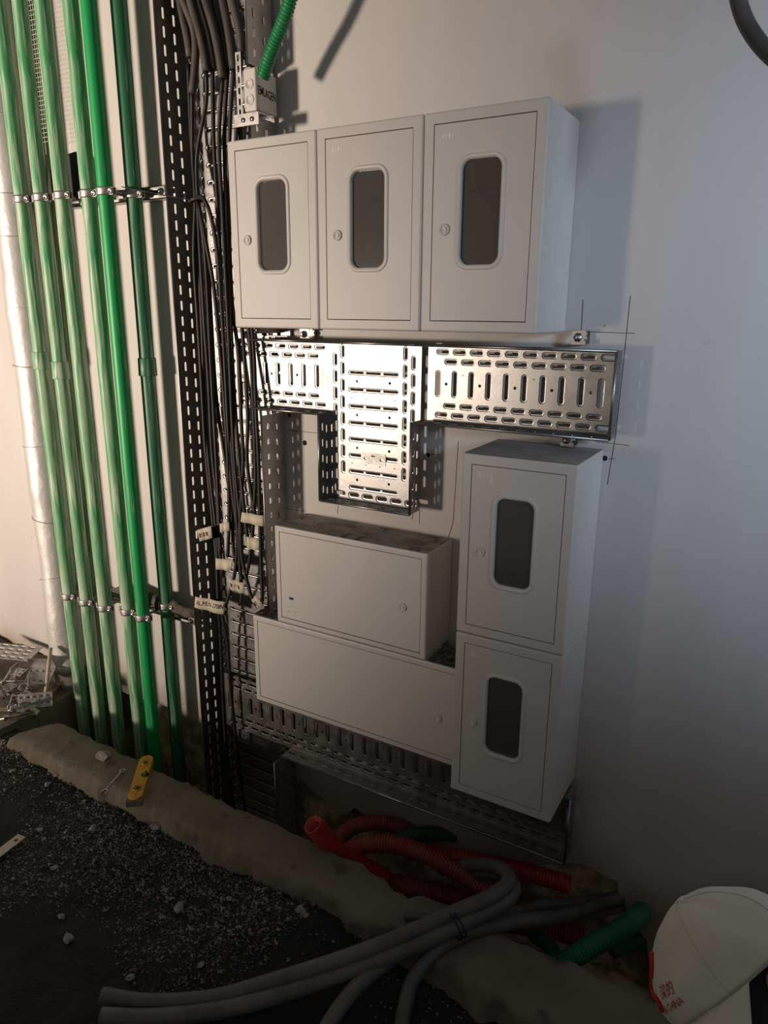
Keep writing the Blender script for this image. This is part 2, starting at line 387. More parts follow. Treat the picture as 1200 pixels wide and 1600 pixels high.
fs = [(i*cols+k, i*cols+k+1, (i+1)*cols+k+1, (i+1)*cols+k) for i in range(len(xs)-1) for k in range(cols-1)]
fs += [tuple(range(cols)), tuple(range((len(xs)-1)*cols, len(xs)*cols))[::-1]]
mb.add(A, fs, True)
tag(mb.build('concrete_kerb', M_conc), 'rough dusty concrete kerb running between black floor and trench', 'kerb')
# raised slab end left of the pipes, carrying the scrap pile
mb = MB()
A, fs = rough_grid(-3.3, -2.03, 40, -.50, .02, 24, lambda x, y: (x, y, -1.575+nz(x, y, 4, 9, .012))); mb.add(A, fs, True)
A = [(-2.03, -.50, -1.575), (-2.03, .02, -1.575), (-2.0, .02, -2.1), (-2.0, -.5, -2.1), (-3.3, -.5, -1.575), (-3.3, -.5, -2.1)]
mb.add(A, [(0, 1, 2, 3), (4, 0, 3, 5)])
tag(mb.build('concrete_slab_end', M_conc), 'dusty concrete ledge under the pile of metal scraps', 'ledge')

# ------------------------------------------------------------------ cable trays
def tray_row_set(mb, tr, L, width, phase):
    """horizontal tray floor: two staggered oblong rows, a middle row of upright slots and holes, two oblong rows"""
    r = .027; m = .006; mid0 = m+2*r; mid1 = width-m-2*r
    row(mb, tr, 0, L, 0, m, [])
    for i, v0 in enumerate((m, m+r, mid1, mid1+r)):
        row(mb, tr, 0, L, v0, v0+r, many(0, L, .0512, phase+(.0256 if i in (0, 3) else 0), 'slot', .043, .0185, 'h'))
    items = []; n = int(L/.0512)+1
    for i in range(n):
        c = phase+.0128+i*.0512
        items.append((c, .0135, 'slot', .077, .020, 'v'))
        if i % 2 == 0: items.append((c+.0256, .006, 'hole', .009, .009, 'h'))
        elif i % 4 == 1: items.append((c+.0256, .004, 'hole', .004, .004, 'h', (mid0+mid1)/2+.026))
    row(mb, tr, 0, L, mid0, mid1, items)
    row(mb, tr, 0, L, width-m, width, [])
def tray_column_set(mb, tr, L, width, phase=.0, colw=.027, edge=.012, skip=()):
    """upright tray floor: u across the tray, rows of long louvres; two staggered oblong columns at either side"""
    # columns are rows of a frame turned by 90 degrees
    tr2 = lambda a, b, h: tr(b, a, h)
    cs = [edge, edge+colw, width-edge-2*colw, width-edge-colw]
    for i, c in enumerate(cs):
        m2 = MB(); row(m2, tr2, 0, L, c, c+colw, many(0, L, .0512, phase+(.0256 if i in (0, 3) else 0), 'slot', .043, .0185, 'h'))
        mb.add(m2.v, [f[::-1] for f in m2.f], True); mb.sm[-len(m2.f):] = m2.sm
    row(mb, tr, 0, edge, 0, L, []); row(mb, tr, width-edge, width, 0, L, [])
    u0, u1 = edge+2*colw, width-edge-2*colw; c = (u0+u1)/2; w = u1-u0; v = 0; p = .0512; k = 0
    while v+p <= L+1e-6:
        row(mb, tr, u0, u1, v, v+.018, [(c, w/2-.004, 'slot', w-.014, .0165, 'h')])
        if k % 2 == 0: its = [(c-w*.3, .006, 'hole', .009, .009, 'h'), (c+w*.3, .006, 'hole', .009, .009, 'h')]
        elif k % 4 == 1: its = [(c+w*f, .004, 'hole', .0042, .0042, 'h') for f in (-.4, -.13, .13, .4)]
        else: its = []
        row(mb, tr, u0, u1, v+.018, v+p, its); v += p; k += 1
    if L-v > 1e-4: row(mb, tr, u0, u1, v, L, [])
BY, FY = -.040, -.100
# right arm of the horizontal tray
x0, x1, z0, z1 = -.378, .160, -.257, -.040
t = thing('cable_tray', (x0, BY, z0), 'horizontal perforated steel cable tray with closed right end under upper cabinets', 'cable tray')
mb = MB(); tray_row_set(mb, frame((x0, BY, z0), (1, 0, 0), (0, 0, 1), (0, -1, 0)), x1-x0, z1-z0, .02); mb.build('base_plate', M_zinc, t)
for z, s in ((z0, -1), (z1, 1)):
    mb = MB(); flange(mb, (x0, BY, z), (1, 0, 0), (0, -1, 0), (0, 0, s), x1-x0, BY-FY, cols=(.5,)); mb.build('side_flange', M_zinc, t, solid=.0012)
    mb = MB(); rimbar(mb, (x0-.012, FY, z), (x1, FY, z)); mb.build('rim', M_zinc, t)
mb = MB(); flange(mb, (x1, BY, z0), (0, 0, 1), (0, -1, 0), (1, 0, 0), z1-z0, BY-FY, cols=(.45,), L=.026); mb.build('end_flange', M_zinc, t, solid=.0012)
mb = MB(); rimbar(mb, (x1, FY, z0), (x1, FY, z1)); mb.build('rim', M_zinc, t)
# left arm, reaching into the upright tray
x0, x1 = -1.10, -.722
t = thing('cable_tray', (x0, BY, z0), 'short perforated cable tray arm between upright cable tray and tee branch', 'cable tray')
mb = MB(); tray_row_set(mb, frame((x0, BY, z0), (1, 0, 0), (0, 0, 1), (0, -1, 0)), x1-x0, z1-z0, .012); mb.build('base_plate', M_zinc, t)
mb = MB(); xs0 = -.985
flange(mb, (xs0, BY, z0), (1, 0, 0), (0, -1, 0), (0, 0, -1), x1-xs0, BY-FY, cols=(.5,)); mb.build('side_flange', M_zinc, t, solid=.0012)
mb = MB(); rimbar(mb, (xs0, FY, z0), (x1, FY, z0)); mb.build('rim', M_zinc, t)
mb = MB(); flange(mb, (xs0, BY, z1), (1, 0, 0), (0, -1, 0), (0, 0, 1), x1-xs0, BY-FY, cols=(.5,)); mb.build('side_flange', M_zinc, t, solid=.0012)
mb = MB(); rimbar(mb, (xs0, FY, z1), (x1, FY, z1)); mb.build('rim', M_zinc, t)
mb = MB(); tr = frame((-.752, BY-.0012, -.185), (1, 0, 0), (0, 0, 1), (0, -1, 0))
row(mb, tr, 0, .026, 0, .035, [(.013, .008, 'hole', .012, .012, 'h')], 5); row(mb, tr, 0, .026, .035, .058, [(.010, .004, 'hole', .012, .004, 'v'), (.018, .004, 'hole', .012, .004, 'v')]); row(mb, tr, 0, .026, .058, .09, [(.013, .008, 'hole', .012, .012, 'h')], 5)
mb.build('splice_tab', M_zinc2, t)
# tee branch
x0, x1, zb = -.722, -.398, -.532
t = thing('cable_tray_tee', (x0, BY, zb), 'bright downward tee branch of perforated cable tray with round bolt holes', 'cable tray')
mb = MB(); tray_column_set(mb, frame((x0, BY-.003, zb+.034), (1, 0, 0), (0, 0, 1), (0, -1, 0)), z1-zb-.034, x1-x0, .02)
row(mb, frame((x0, BY-.003, zb), (1, 0, 0), (0, 0, 1), (0, -1, 0)), 0, x1-x0, 0, .034, many(0, x1-x0, .0512, .04, 'slot', .044, .022, 'h')); mb.build('base_plate', M_zinc, t)
for x, s, zt in ((x0, -1, z0), (x1, 1, z0)):
    mb = MB(); flange(mb, (x, BY, zb), (0, 0, 1), (0, -1, 0), (s, 0, 0), zt-zb, BY-FY, cols=(.33, .7), L=.026); mb.build('side_flange', M_zinc, t, solid=.0012)
    mb = MB(); rimbar(mb, (x, FY, zb), (x, FY, zt)); mb.build('rim', M_zinc, t)
mb = MB(); flange(mb, (x0, BY, zb), (1, 0, 0), (0, -1, 0), (0, 0, -1), x1-x0, BY-FY, cols=(.5,)); mb.build('end_flange', M_zinc, t, solid=.0012)
mb = MB(); rimbar(mb, (x0, FY, zb), (x1, FY, zb)); mb.build('rim', M_zinc, t)
mb = MB(); flange(mb, (x0, BY, z1), (1, 0, 0), (0, -1, 0), (0, 0, 1), x1-x0+.02, BY-FY, cols=(.5,)); mb.build('end_flange', M_zinc, t, solid=.0012)
mb = MB(); rimbar(mb, (x0, FY, z1), (x1+.02, FY, z1)); mb.build('rim', M_zinc, t)
mb = MB(); tr = frame((-.602, BY-.0045, -.408), (1, 0, 0), (0, 0, 1), (0, -1, 0))
row(mb, tr, 0, .030, 0, .036, [(.015, .008, 'hole', .012, .012, 'h')], 5); row(mb, tr, .030, .058, 0, .018, [(.044, .009, 'hole', .014, .005, 'h')]); row(mb, tr, .030, .058, .018, .036, [(.044, .009, 'hole', .014, .005, 'h')]); row(mb, tr, .058, .088, 0, .036, [(.073, .008, 'hole', .012, .012, 'h')], 5)
mb.build('splice_tab', M_zinc2, t)
# bottom tray
x0, x1, z0b, z1b = -1.235, .143, -1.530, -1.305
t = thing('cable_tray', (x0, BY, z0b), 'long perforated cable tray along the wall bottom beneath the cabinets', 'cable tray')
mb = MB(); tray_row_set(mb, frame((x0, BY, z0b), (1, 0, 0), (0, 0, 1), (0, -1, 0)), x1-x0, z1b-z0b, .015); mb.build('base_plate', M_zinc, t)
xf = -.915
for z, s in ((z0b, -1), (z1b, 1)):
    mb = MB(); flange(mb, (xf, BY, z), (1, 0, 0), (0, -1, 0), (0, 0, s), x1-xf, BY-FY, cols=(.5,)); mb.build('side_flange', M_zinc, t, solid=.0012)
mb = MB(); rimbar(mb, (xf, FY, z0b), (x1, FY, z0b)); mb.build('rim', M_zinc, t)
mb = MB(); flange(mb, (x1, BY, z0b), (0, 0, 1), (0, -1, 0), (1, 0, 0), z1b-z0b, BY-FY, cols=(.45,)); mb.build('end_flange', M_zinc, t, solid=.0012)
mb = MB(); rimbar(mb, (x1, FY, z0b), (x1, FY, z1b)); mb.build('rim', M_zinc, t)
# upright tray
x0, x1, zl, zh = -1.276, -.926, -2.02, 1.45; TB, TF = -.014, -.128
t = thing('cable_tray', (x0, TB, zl), 'tall upright perforated cable tray full of black cables beside green pipes', 'cable tray')
mb = MB(); tray_column_set(mb, frame((x0, TB, zl), (1, 0, 0), (0, 0, 1), (0, -1, 0)), zh-zl, x1-x0, .01, colw=.024); mb.build('base_plate', M_zinc, t)
mb = MB(); flange(mb, (x0, TB, zl), (0, 0, 1), (0, -1, 0), (-1, 0, 0), zh-zl, TB-TF, cols=(.34, .72), L=.033, W=.011); mb.build('side_flange', M_zinc, t, solid=.0012)
mb = MB(); rimbar(mb, (x0, TF, zl), (x0, TF, zh), .003); mb.build('rim', M_zinc, t)
for za, zb_ in ((zl, -1.545), (-.945, -.275), (-.02, .592), (.722, zh)):
    mb = MB(); flange(mb, (x1, TB, za), (0, 0, 1), (0, -1, 0), (1, 0, 0), zb_-za, TB-TF, cols=(.34, .72), L=.024, W=.009); mb.build('side_flange', M_zinc2, t, solid=.0012)
    mb = MB(); rimbar(mb, (x1, TF, za), (x1, TF, zb_), .003); mb.build('rim', M_zinc, t)

# tray support brackets
def bracket(u, v, label, up=True):
    c = P(u, v, Y=-.025); t = thing('tray_bracket', (c.x, 0, c.z), label, 'bracket')
    m = MB(); m.box(c.x-.018, c.x+.018, -.042, 0, c.z-.018, c.z-.015); m.box(c.x-.018, c.x+.018, -.042, 0, c.z+.015, c.z+.018); m.box(c.x-.018, c.x+.018, -.003, 0, c.z-.015, c.z+.015)
    m.box(c.x-.018, c.x+.018, -.042, -.039, c.z+.008, c.z+.015); m.box(c.x-.018, c.x+.018, -.042, -.039, c.z-.015, c.z-.008); m.build('channel', M_zinc2, t)
    m = MB(); m.lathe((c.x-.002, -.040, c.z), (0, -1, 0), [(.012, 0), (.012, .002), (.0065, .002), (.0065, .008), (0, .008)], 6); m.build('bolt_head', M_zinc, t)
    m = MB(); m.cyl((c.x-.002, -.048, c.z), (c.x-.002, -.056, c.z), .003, 8); m.build('bolt_tip', M_zinc2, t)
bracket(907, 527, 'small steel channel bracket on the wall above the right tray end')
bracket(889, 686, 'small steel channel bracket peeking out below the right tray end')
bracket(481, 522, 'small steel channel bracket under the leftmost upper cabinet')
# angle piece under the leftmost upper cabinet
mb = MB(); a = P(404, 516, Y=-.03); mb.box(a.x, a.x+.115, -.014, -.004, -.032, -.002); mb.box(a.x, a.x+.115, -.030, -.014, -.032, -.029); tag(mb.build('mounting_rail', M_zinc2), 'short zinc mounting rail below the leftmost upper cabinet', 'rail')

# ------------------------------------------------------------------ cabinets
def body_mesh(x0, x1, z0, z1, yb, yf, brd, bev=.005):
    bm = bmesh.new(); g = .002
    def ring(xa, xb, za, zb, y): return [bm.verts.new((x, y, z)) for x, z in ((xa, za), (xb, za), (xb, zb), (xa, zb))]
    ob = ring(x0, x1, z0, z1, yb); of = ring(x0, x1, z0, z1, yf); inf = ring(x0+brd, x1-brd, z0+brd, z1-brd, yf)
    ind = ring(x0+brd, x1-brd, z0+brd, z1-brd, yf+.02); inw = ring(x0+.003, x1-.003, z0+.003, z1-.003, yf+.02); inb = ring(x0+.003, x1-.003, z0+.003, z1-.003, yb-.003)
    outer = []
    for a, b in ((ob, of), (of, inf), (inf, ind), (ind, inw), (inw, inb)):
        for i in range(4):
            f = bm.faces.new((a[i], a[(i+1) % 4], b[(i+1) % 4], b[i]))
    bm.faces.new(ob[::-1]); bm.faces.new(inb)
    bm.normal_update(); bmesh.ops.recalc_face_normals(bm, faces=bm.faces)
    es = [e for e in bm.edges if all(v in ob+of for v in e.verts)]
    bmesh.ops.bevel(bm, geom=es, offset=bev, segments=3, affect='EDGES', profile=.5)
    return bm
def link_bm(bm, name, mat, parent, smooth_angle=.5):
    me = bpy.data.meshes.new(name); bm.normal_update(); org = nm(parent)
    for v in bm.verts: v.co -= org
    bm.to_mesh(me); bm.free(); me.materials.append(mat); o = bpy.data.objects.new(name, me); COL.objects.link(o); o.parent = parent; ORG[o.name] = Vector(org)
    return o
def cabinet(name, x0, x1, z0, z1, yb, yf, brd, label, cat, group, win=None, lock=(.2, .48), residue=None, inner=None, dust=None):
    t = thing(name, (x0, yb, z0), label, cat, group)
    link_bm(body_mesh(x0, x1, z0, z1, yb, yf, brd), 'body', M_cab, t)
    W, H = x1-x0, z1-z0; g = .0022; dx0, dx1, dz0, dz1 = x0+brd+g, x1-brd-g, z0+brd+g, z1-brd-g; dy = yf+.0012
    tr = frame((0, dy, 0), (1, 0, 0), (0, 0, 1), (0, -1, 0)); mb = MB()
    if win:
        cx, cz = x0+W*win[0], z0+H*win[1]; ww, wh, wr = win[2], win[3], win[4]; k = 7
        cell(mb, tr, dx0, dx1, dz0, dz1, cx, cz, [(rrect(ww, wh, wr, k), 0), (rrect(ww-.001, wh-.001, wr, k), -.014)], k)
    else: mb.add([tr(dx0, dz0, 0), tr(dx1, dz0, 0), tr(dx1, dz1, 0), tr(dx0, dz1, 0)], [(0, 1, 2, 3)])
    c = [(dx0, dz0), (dx1, dz0), (dx1, dz1), (dx0, dz1)]
    for i in range(4):
        a, b = c[i], c[(i+1) % 4]; mb.add([tr(*a, 0), tr(*b, 0), tr(*b, -.016), tr(*a, -.016)], [(0, 3, 2, 1)])
    door = mb.build('door', M_cab, t)
    if win:
        mb = MB(); L0 = rrect(ww+.020, wh+.020, wr+.010, k); L1 = rrect(ww+.017, wh+.017, wr+.0085, k); L2 = rrect(ww+.006, wh+.006, wr+.003, k); L3 = rrect(ww-.004, wh-.004, wr-.002, k)
        vs = [tr(cx+x, cz+y, h) for l, h in ((L0, 0), (L1, .0032), (L2, .0036), (L3, .001), (L3, -.010)) for x, y in l]; n = 4*k
        mb.add(vs, [(j*n+i, j*n+(i+1) % n, (j+1)*n+(i+1) % n, (j+1)*n+i) for j in range(4) for i in range(n)], True); mb.build('window_gasket', M_white, door)
        mb = MB(); q = rrect(ww-.002, wh-.002, wr, k); mb.add([tr(cx+x, cz+y, -.007) for x, y in q]+[tr(cx+x, cz+y, -.0095) for x, y in q], [tuple(range(n)), tuple(range(n, 2*n))[::-1]]+[(i, n+i, n+(i+1) % n, (i+1) % n) for i in range(n)]); mb.build('window_pane', M_glass, door)
        # mounting plate seen through the pane
        mb = MB(); px = cx+.012 if inner != 'left' else cx-.02; mb.box(x0+.012, x1-.03, yb-.022, yb-.012, z0+.05, z1-.05); mb.build('mounting_plate', M_inside, t)
        if inner == 'hook':
            mb = MB(); hc = Vector((cx-.086, yb-.0225, cz+.082)); mb.cyl(hc, hc+Vector((0, -.003, 0)), .012, 12); mb.box(hc.x-.036, hc.x+.045, yb-.0240, yb-.022, hc.z-.003, hc.z+.003); mb.build('keyhole_slot', M_dark, t)
            mb = MB(); hc = hc+Vector((0, 0, .045)); mb.cyl(hc, hc+Vector((0, -.004, 0)), .008, 12); mb.build('plate_screw', M_zinc2, t)
        if inner == 'low':
            mb = MB(); hc = Vector((cx-.064, yb-.0225, cz-.160)); mb.cyl(hc, hc+Vector((0, -.003, 0)), .011, 12); mb.box(hc.x-.018, hc.x-.003, yb-.0235, yb-.022, hc.z-.012, hc.z+.002); mb.cyl(hc+Vector((-.008, 0, -.033)), hc+Vector((-.008, -.003, -.033)), .008, 12); mb.build('keyhole_slot', M_dark, t)
        if inner == 'bar':
            mb = MB(); mb.box(x0+.004, x0+.010, yb-.085, yb-.035, cz-.040, cz-.034); mb.build('inner_bar', M_dark, t)
        if inner == 'tab':
            mb = MB(); mb.box(cx-.125, cx-.085, yb-.034, yb-.022, cz+.075, cz+.086); mb.build('inner_bar', M_dark, t)
    lx, lz = x0+W*lock[0], z0+H*lock[1]
    mb = MB(); mb.lathe((lx, dy, lz), (0, -1, 0), [(.0135, 0), (.0135, .0035), (.0118, .005), (.0098, .005), (.0092, .0025), (0, .0025)], 24); mb.build('lock', M_white, door)
    mb = MB(); mb.lathe((lx, dy-.0022, lz), (0, -1, 0), [(.0068, 0), (.0062, .003), (.0045, .0034), (.0042, .0012), (0, .0012)], 20); mb.box(lx-.0012, lx+.0055, dy-.0062, dy-.003, lz-.001, lz+.001); mb.build('lock_core', M_smear, door)
    if residue:
        mb = MB()
        for (a, b, c_, d) in residue: mb.box(dx0+a, dx0+a+c_, dy-.0005, dy+.0005, dz1-b-d, dz1-b)
        mb.build('sticker_residue', M_smear, door)
    if dust:
        mb = MB(); n = 40; m_ = 12; xa, xb, ya, yb2 = dust[0], dust[1], yb-.002, yf+.003
        A, fs = rough_grid(xa, xb, n, yf+.004, yb-.001, m_, lambda x, y: (x, y, z1+.0008+abs(nz(x, y, 3, 20, .0015)))); mb.add(A, fs, True); mb.build('dust_layer', dust[2], t)
    return t
GU = 'upper row of meter cabinets'; WIN = (.497, .55, .104, .238, .026)
RES = [(.020, .022, .006, .010), (.029, .020, .003, .011), (.035, .021, .008, .009), (.046, .022, .004, .010)]
cabinet('meter_cabinet', -.9205, -.6185, 0, .5, 0, -.2369, .026, 'leftmost grey cabinet with oval window in the upper row', 'cabinet', GU, WIN, inner='bar')
cabinet('meter_cabinet', -.6165, -.3065, 0, .5, 0, -.2369, .026, 'middle grey cabinet with oval window in the upper row', 'cabinet', GU, WIN, inner='tab', residue=RES)
cabinet('meter_cabinet', -.3045, 0, 0, .5, 0, -.2369, .026, 'rightmost grey cabinet with oval window in the upper row', 'cabinet', GU, WIN, inner='hook', residue=RES)
GS = 'stacked meter cabinets'
RES2 = [(.018, .022, .007, .010), (.028, .021, .004, .011), (.034, .023, .003, .009), (.041, .024, .007, .004), (.050, .022, .007, .021)]
cabinet('meter_cabinet', -.1725, .1268, -.7950, -.299, 0, -.2408, .026, 'upper of two stacked cabinets with oval windows under tray end', 'cabinet', GS, WIN, inner='low', residue=RES2, dust=(-.170, .124, M_dust2))
cabinet('meter_cabinet', -.1725, .1268, -1.2979, -.7970, 0, -.2408, .026, 'lower of two stacked cabinets with oval windows by the trench', 'cabinet', GS, WIN, residue=RES[:2])
mbx = cabinet('distribution_box', -.8552, -.3016, -.9515, -.6173, 0, -.1683, .018, 'wide closed grey box with small blue sticker and dusty top', 'cabinet', None, lock=(.858, .46), dust=(-.852, -.305, M_dust))
bbx = cabinet('distribution_box', -.9626, -.178, -1.2771, -.9535, -.045, -.1683, .018, 'longest closed grey box at the bottom left of the cabinets', 'cabinet', None, lock=((P(684, 1122, Y=-.168).x+.9626)/.7846, (P(684, 1122, Y=-.168).z+1.2771)/.3236))
mb = MB(); A, fs = rough_grid(-.298, -.180, 24, -.163, -.046, 24, lambda x, y: (x, y, -.9525+abs(nz(x, y, 3, 40, .008)))); mb.add(A, fs, True); mb.build('grit_layer', M_grit, bbx)
mb = MB(); A, fs = rough_grid(-.960, -.858, 24, -.163, -.046, 24, lambda x, y: (x, y, -.9525+abs(nz(x, y, 3, 40, .012)))); mb.add(A, fs, True); mb.build('grit_layer', M_grit, bbx)
mdoor = [c for c in mbx.children if c.name.startswith('door')][0]
def onM(u, v): return P(u, v, Y=-.1676)
def sticker(rects, name, mat):
    mb = MB()
    for u0, v0, u1, v1 in rects:
        a = onM(u0, v0); b = onM(u1, v1); mb.box(min(a.x, b.x), max(a.x, b.x), -.1680, -.1668, min(a.z, b.z), max(a.z, b.z))
    mb.build(name, mat, mdoor)
sticker([(451.5, 932.5, 458.5, 938)], 'blue_sticker', M_blue)
sticker([(453, 934.3, 454.2, 936.4), (454.9, 934.5, 456, 936.6), (456.6, 934.7, 457.6, 936.8)], 'sticker_letters', M_smear)
sticker([(448, 946.8, 451, 948.2), (452, 947.4, 455, 948.6), (453, 941, 456, 942), (460, 949, 463, 951), (449, 953, 452, 956), (455, 955.6, 458, 957), (459, 956, 463, 958.4)], 'sticker_print', M_zinc2)
sticker([(448, 849.5, 461, 851.6), (448, 845, 455, 846.2)], 'top_print', M_smear)

# ------------------------------------------------------------------ green pipes, rails, clamps, foil duct
def pipe(x, y, z0, z1, r, mat, label, sleeve=None):
    t = thing('green_pipe', (x, y, z0), label, 'pipe', 'green riser pipes')
    m = MB(); m.sweep([(x+nz(x, 1, z0+(z1-z0)*i/12, .8, .004), y, z0+(z1-z0)*i/12) for i in range(13)], r, 20); m.build('tube', mat, t)
    if sleeve:
        m = MB(); s = sleeve; m.lathe((x, y, s-.032), (0, 0, 1), [(r, 0), (r+.005, 0), (r+.006, .003), (r+.005, .060), (r+.003, .064), (r, .064)], 20); m.build('sleeve', mat, t)
    return t
PY = -.15; R_ = .0255
px = [-1.975, -1.866, -1.752, -1.616, -1.534]
pipe(px[0], PY, -1.95, 1.5, R_, M_g1, 'first scuffed green pipe from the left, against the foil duct', -.14)
pipe(px[1], PY, -1.95, 1.5, R_, M_g1, 'second green pipe from the left with bright green sleeve', -.172)
pipe(px[2], PY, -1.95, 1.5, R_+.001, M_g1, 'third green pipe from the left in front of black plastic', None)
pipe(px[3], PY, -1.95, 1.5, R_, M_g1, 'fourth green pipe from the left, pale and scuffed')
pipe(px[4], PY, -1.95, 1.5, R_-.0005, M_g2, 'fifth green pipe from the left, cleanest and most vivid')
pipe(-1.487, -.072, -1.95, 1.5, .0265, M_g3, 'rightmost dark green pipe with a sleeve, closest to the wall', -.148)
t = thing('green_pipe', (-1.945, -.055, -1.95), 'dusty olive pipe half hidden behind second and third green pipes', 'pipe', 'green riser pipes')
m = MB(); m.sweep([(-1.945, -.055, -1.95), (-1.945, -.055, 0), (-1.945, -.055, 1.5)], .026, 18); m.build('tube', M_g4, t)
# foil duct
dx, dyy = -2.122, -.085
t = thing('foil_wrapped_duct', (dx, dyy, -2.0), 'silver foil wrapped duct at the far left behind green pipes', 'duct')
m = MB(); pts = [(dx, dyy, -1.5+i*.02) for i in range(151)]
m.sweep(pts, lambda L: .072+.0035*math.sin(L*9)+.0025*mnoise.noise(Vector((L*14, 0, 0))), 24); m.build('foil_sleeve', M_foil, t)
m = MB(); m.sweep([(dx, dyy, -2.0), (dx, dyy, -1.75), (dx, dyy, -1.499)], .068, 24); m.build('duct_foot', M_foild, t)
for z in (-1.31, -1.06, -.80, -.49, -.17, .05, .31, .46, .73, .98):
    m = MB(); tl = random.uniform(-.02, .02); m.sweep([(dx+.0755*math.cos(a*math.pi/12), dyy+.0755*math.sin(a*math.pi/12), z+tl*math.cos(a*math.pi/12)) for a in range(25)], .0022, 6, caps=False); m.build('wrap_seam', M_foil, t)
# rails with clamps
def rail(z, label, dirty):
    xa, xb = -2.06, -1.318; t = thing('strut_rail', (xa, -.02, z), label, 'rail')
    m = MB(); h = .020; mat = M_zinc2
    m.box(xa, xb, -.004, 0, z-h, z+h); m.box(xa, xb, -.042, 0, z+h-.003, z+h); m.box(xa, xb, -.042, 0, z-h, z-h+.003); m.box(xa, xb, -.042, -.039, z+h-.012, z+h); m.box(xa, xb, -.042, -.039, z-h, z-h+.012)
    m.build('channel', mat, t)
    m = MB(); m.box(xb-.075, xb-.045, -.052, -.039, z-.014, z+.016); m.lathe((xb-.060, -.052, z), (0, -1, 0), [(.011, 0), (.011, .003), (.006, .003), (.006, .012), (0, .012)], 10); m.build('end_nut', M_zinc, t)
    return t
rail(.428, 'upper steel strut rail carrying the green pipe clamps', False)
rl = rail(-1.118, 'lower steel strut rail under dark rags behind green pipes', True)
def clamp(x, y, z, r, label, mat):
    t = thing('pipe_clamp', (x, y, z), label, 'pipe clamp', 'pipe clamps')
    m = MB(); n = 24; A = []
    for k in range(n+1):
        a = 2*math.pi*k/n
        for rr, zz in ((r+.0005, -.013), (r+.003, -.013), (r+.0045, -.007), (r+.003, 0), (r+.0045, .007), (r+.003, .013), (r+.0005, .013)): A.append((x+rr*math.cos(a), y+rr*math.sin(a), z+zz))
    m.add(A, [(k*7+j, k*7+j+1, (k+1)*7+j+1, (k+1)*7+j) for k in range(n) for j in range(6)], True); m.build('band', mat, t)
    for s in (1, -1):
        m = MB(); e = r+.010; m.box(x+s*e-.009, x+s*e+.009, y-.009, y-.003, z-.012, z+.012); m.box(x+s*e-.009, x+s*e+.009, y+.003, y+.009, z-.012, z+.012); m.build('ear', mat, t, bevel=.002)
    m = MB(); m.lathe((x+r+.011, y-.009, z), (0, -1, 0), [(.0095, 0), (.0095, .004), (.006, .0055), (.005, .003), (0, .003)], 14); m.build('screw', M_zinc, t)
    m = MB(); m.cyl((x, y+r, z), (x, -.040 if y < -.1 else -.044, z), .005, 8); m.build('stud', M_zinc2, t)
names = ['first', 'second', 'third', 'fourth', 'fifth']
for i, x in enumerate(px):
    clamp(x, PY, .428+[0, -.001, -.002, -.006, -.004][i], R_, f'upper steel clamp on the {names[i]} green pipe from the left', M_zinc2)
    clamp(x, PY, [-1.102, -1.104, -1.104, -1.09, -1.096][i], R_, f'lower steel clamp on the {names[i]} green pipe from the left', M_zinc2)
clamp(-1.487, -.072, .422, .0265, 'upper steel clamp on the rightmost dark green pipe', M_zinc2)
clamp(-1.487, -.072, -1.066, .0265, 'lower steel clamp on the rightmost dark green pipe', M_zinc2)
# rags on the lower rail
m = MB(); A = []; n = 60; k_ = 14
for i in range(n+1):
    for k in range(k_):
        a = 2*math.pi*k/k_; x = -1.80+.48*i/n; s = math.sin(math.pi*min(1, max(0, i/n)))**.4
        rr = (.028+.016*mnoise.noise(Vector((x*22, math.cos(a)*1.3, math.sin(a)*1.3))))*s+.001
        A.append((x, -.062+rr*math.cos(a)*.8, -1.068+.020*mnoise.noise(Vector((x*9, 0, 0)))+rr*math.sin(a)))
m.add(A, [(i*k_+k, i*k_+(k+1) % k_, (i+1)*k_+(k+1) % k_, (i+1)*k_+k) for i in range(n) for k in range(k_)], True)
tag(m.build('dark_rag', pm('dirty_rag', (.05, .042, .034), (.13, .11, .09), 30, .95, bump=.4, bscale=60)), 'dirty dark rag strip twisted along the lower rail', 'rag')
# black plastic behind pipes
m = MB(); q = [P(u, v, Y=-.10) for u, v in [(74, 268), (84, 258), (104, 240), (117, 236), (122, 240), (126, 312), (74, 312)]]
m.add(q+[v+Vector((0, .05, 0)) for v in q], [(0, 1, 2, 3, 4, 5, 6), tuple(range(7, 14))[::-1]]+[(i, i+7, (i+1) % 7+7, (i+1) % 7) for i in range(7)])
tag(m.build('black_plastic_cover', M_bag, bevel=.006), 'black plastic cover wedged behind third and fourth green pipes', 'cover')
# plaster mesh strip
m = MB()
def meshline(a, b, w=.0014):
    d = (b-a).normalized(); s = Vector((-d.z, 0, d.x))*w/2; n_ = Vector((0, -.0015, 0))
    m.add([a-s+n_, b-s+n_, b+s+n_, a+s+n_], [(0, 1, 2, 3)])
zt = P(60, -60, Y=-.012)
for i in range(9): meshline(Vector((-1.940+.012*i, -.092, .53+.05*(i % 3)+.028*abs(i-4))), Vector((-1.940+.012*i, -.092, 1.3)))
for j in range(46): meshline(Vector((-1.940, -.092, .62+.0145*j)), Vector((-1.843, -.092, .62+.0145*j)))
tag(m.build('plaster_mesh', M_mesh), 'strip of pale fibre mesh hanging behind the second green pipe', 'mesh')

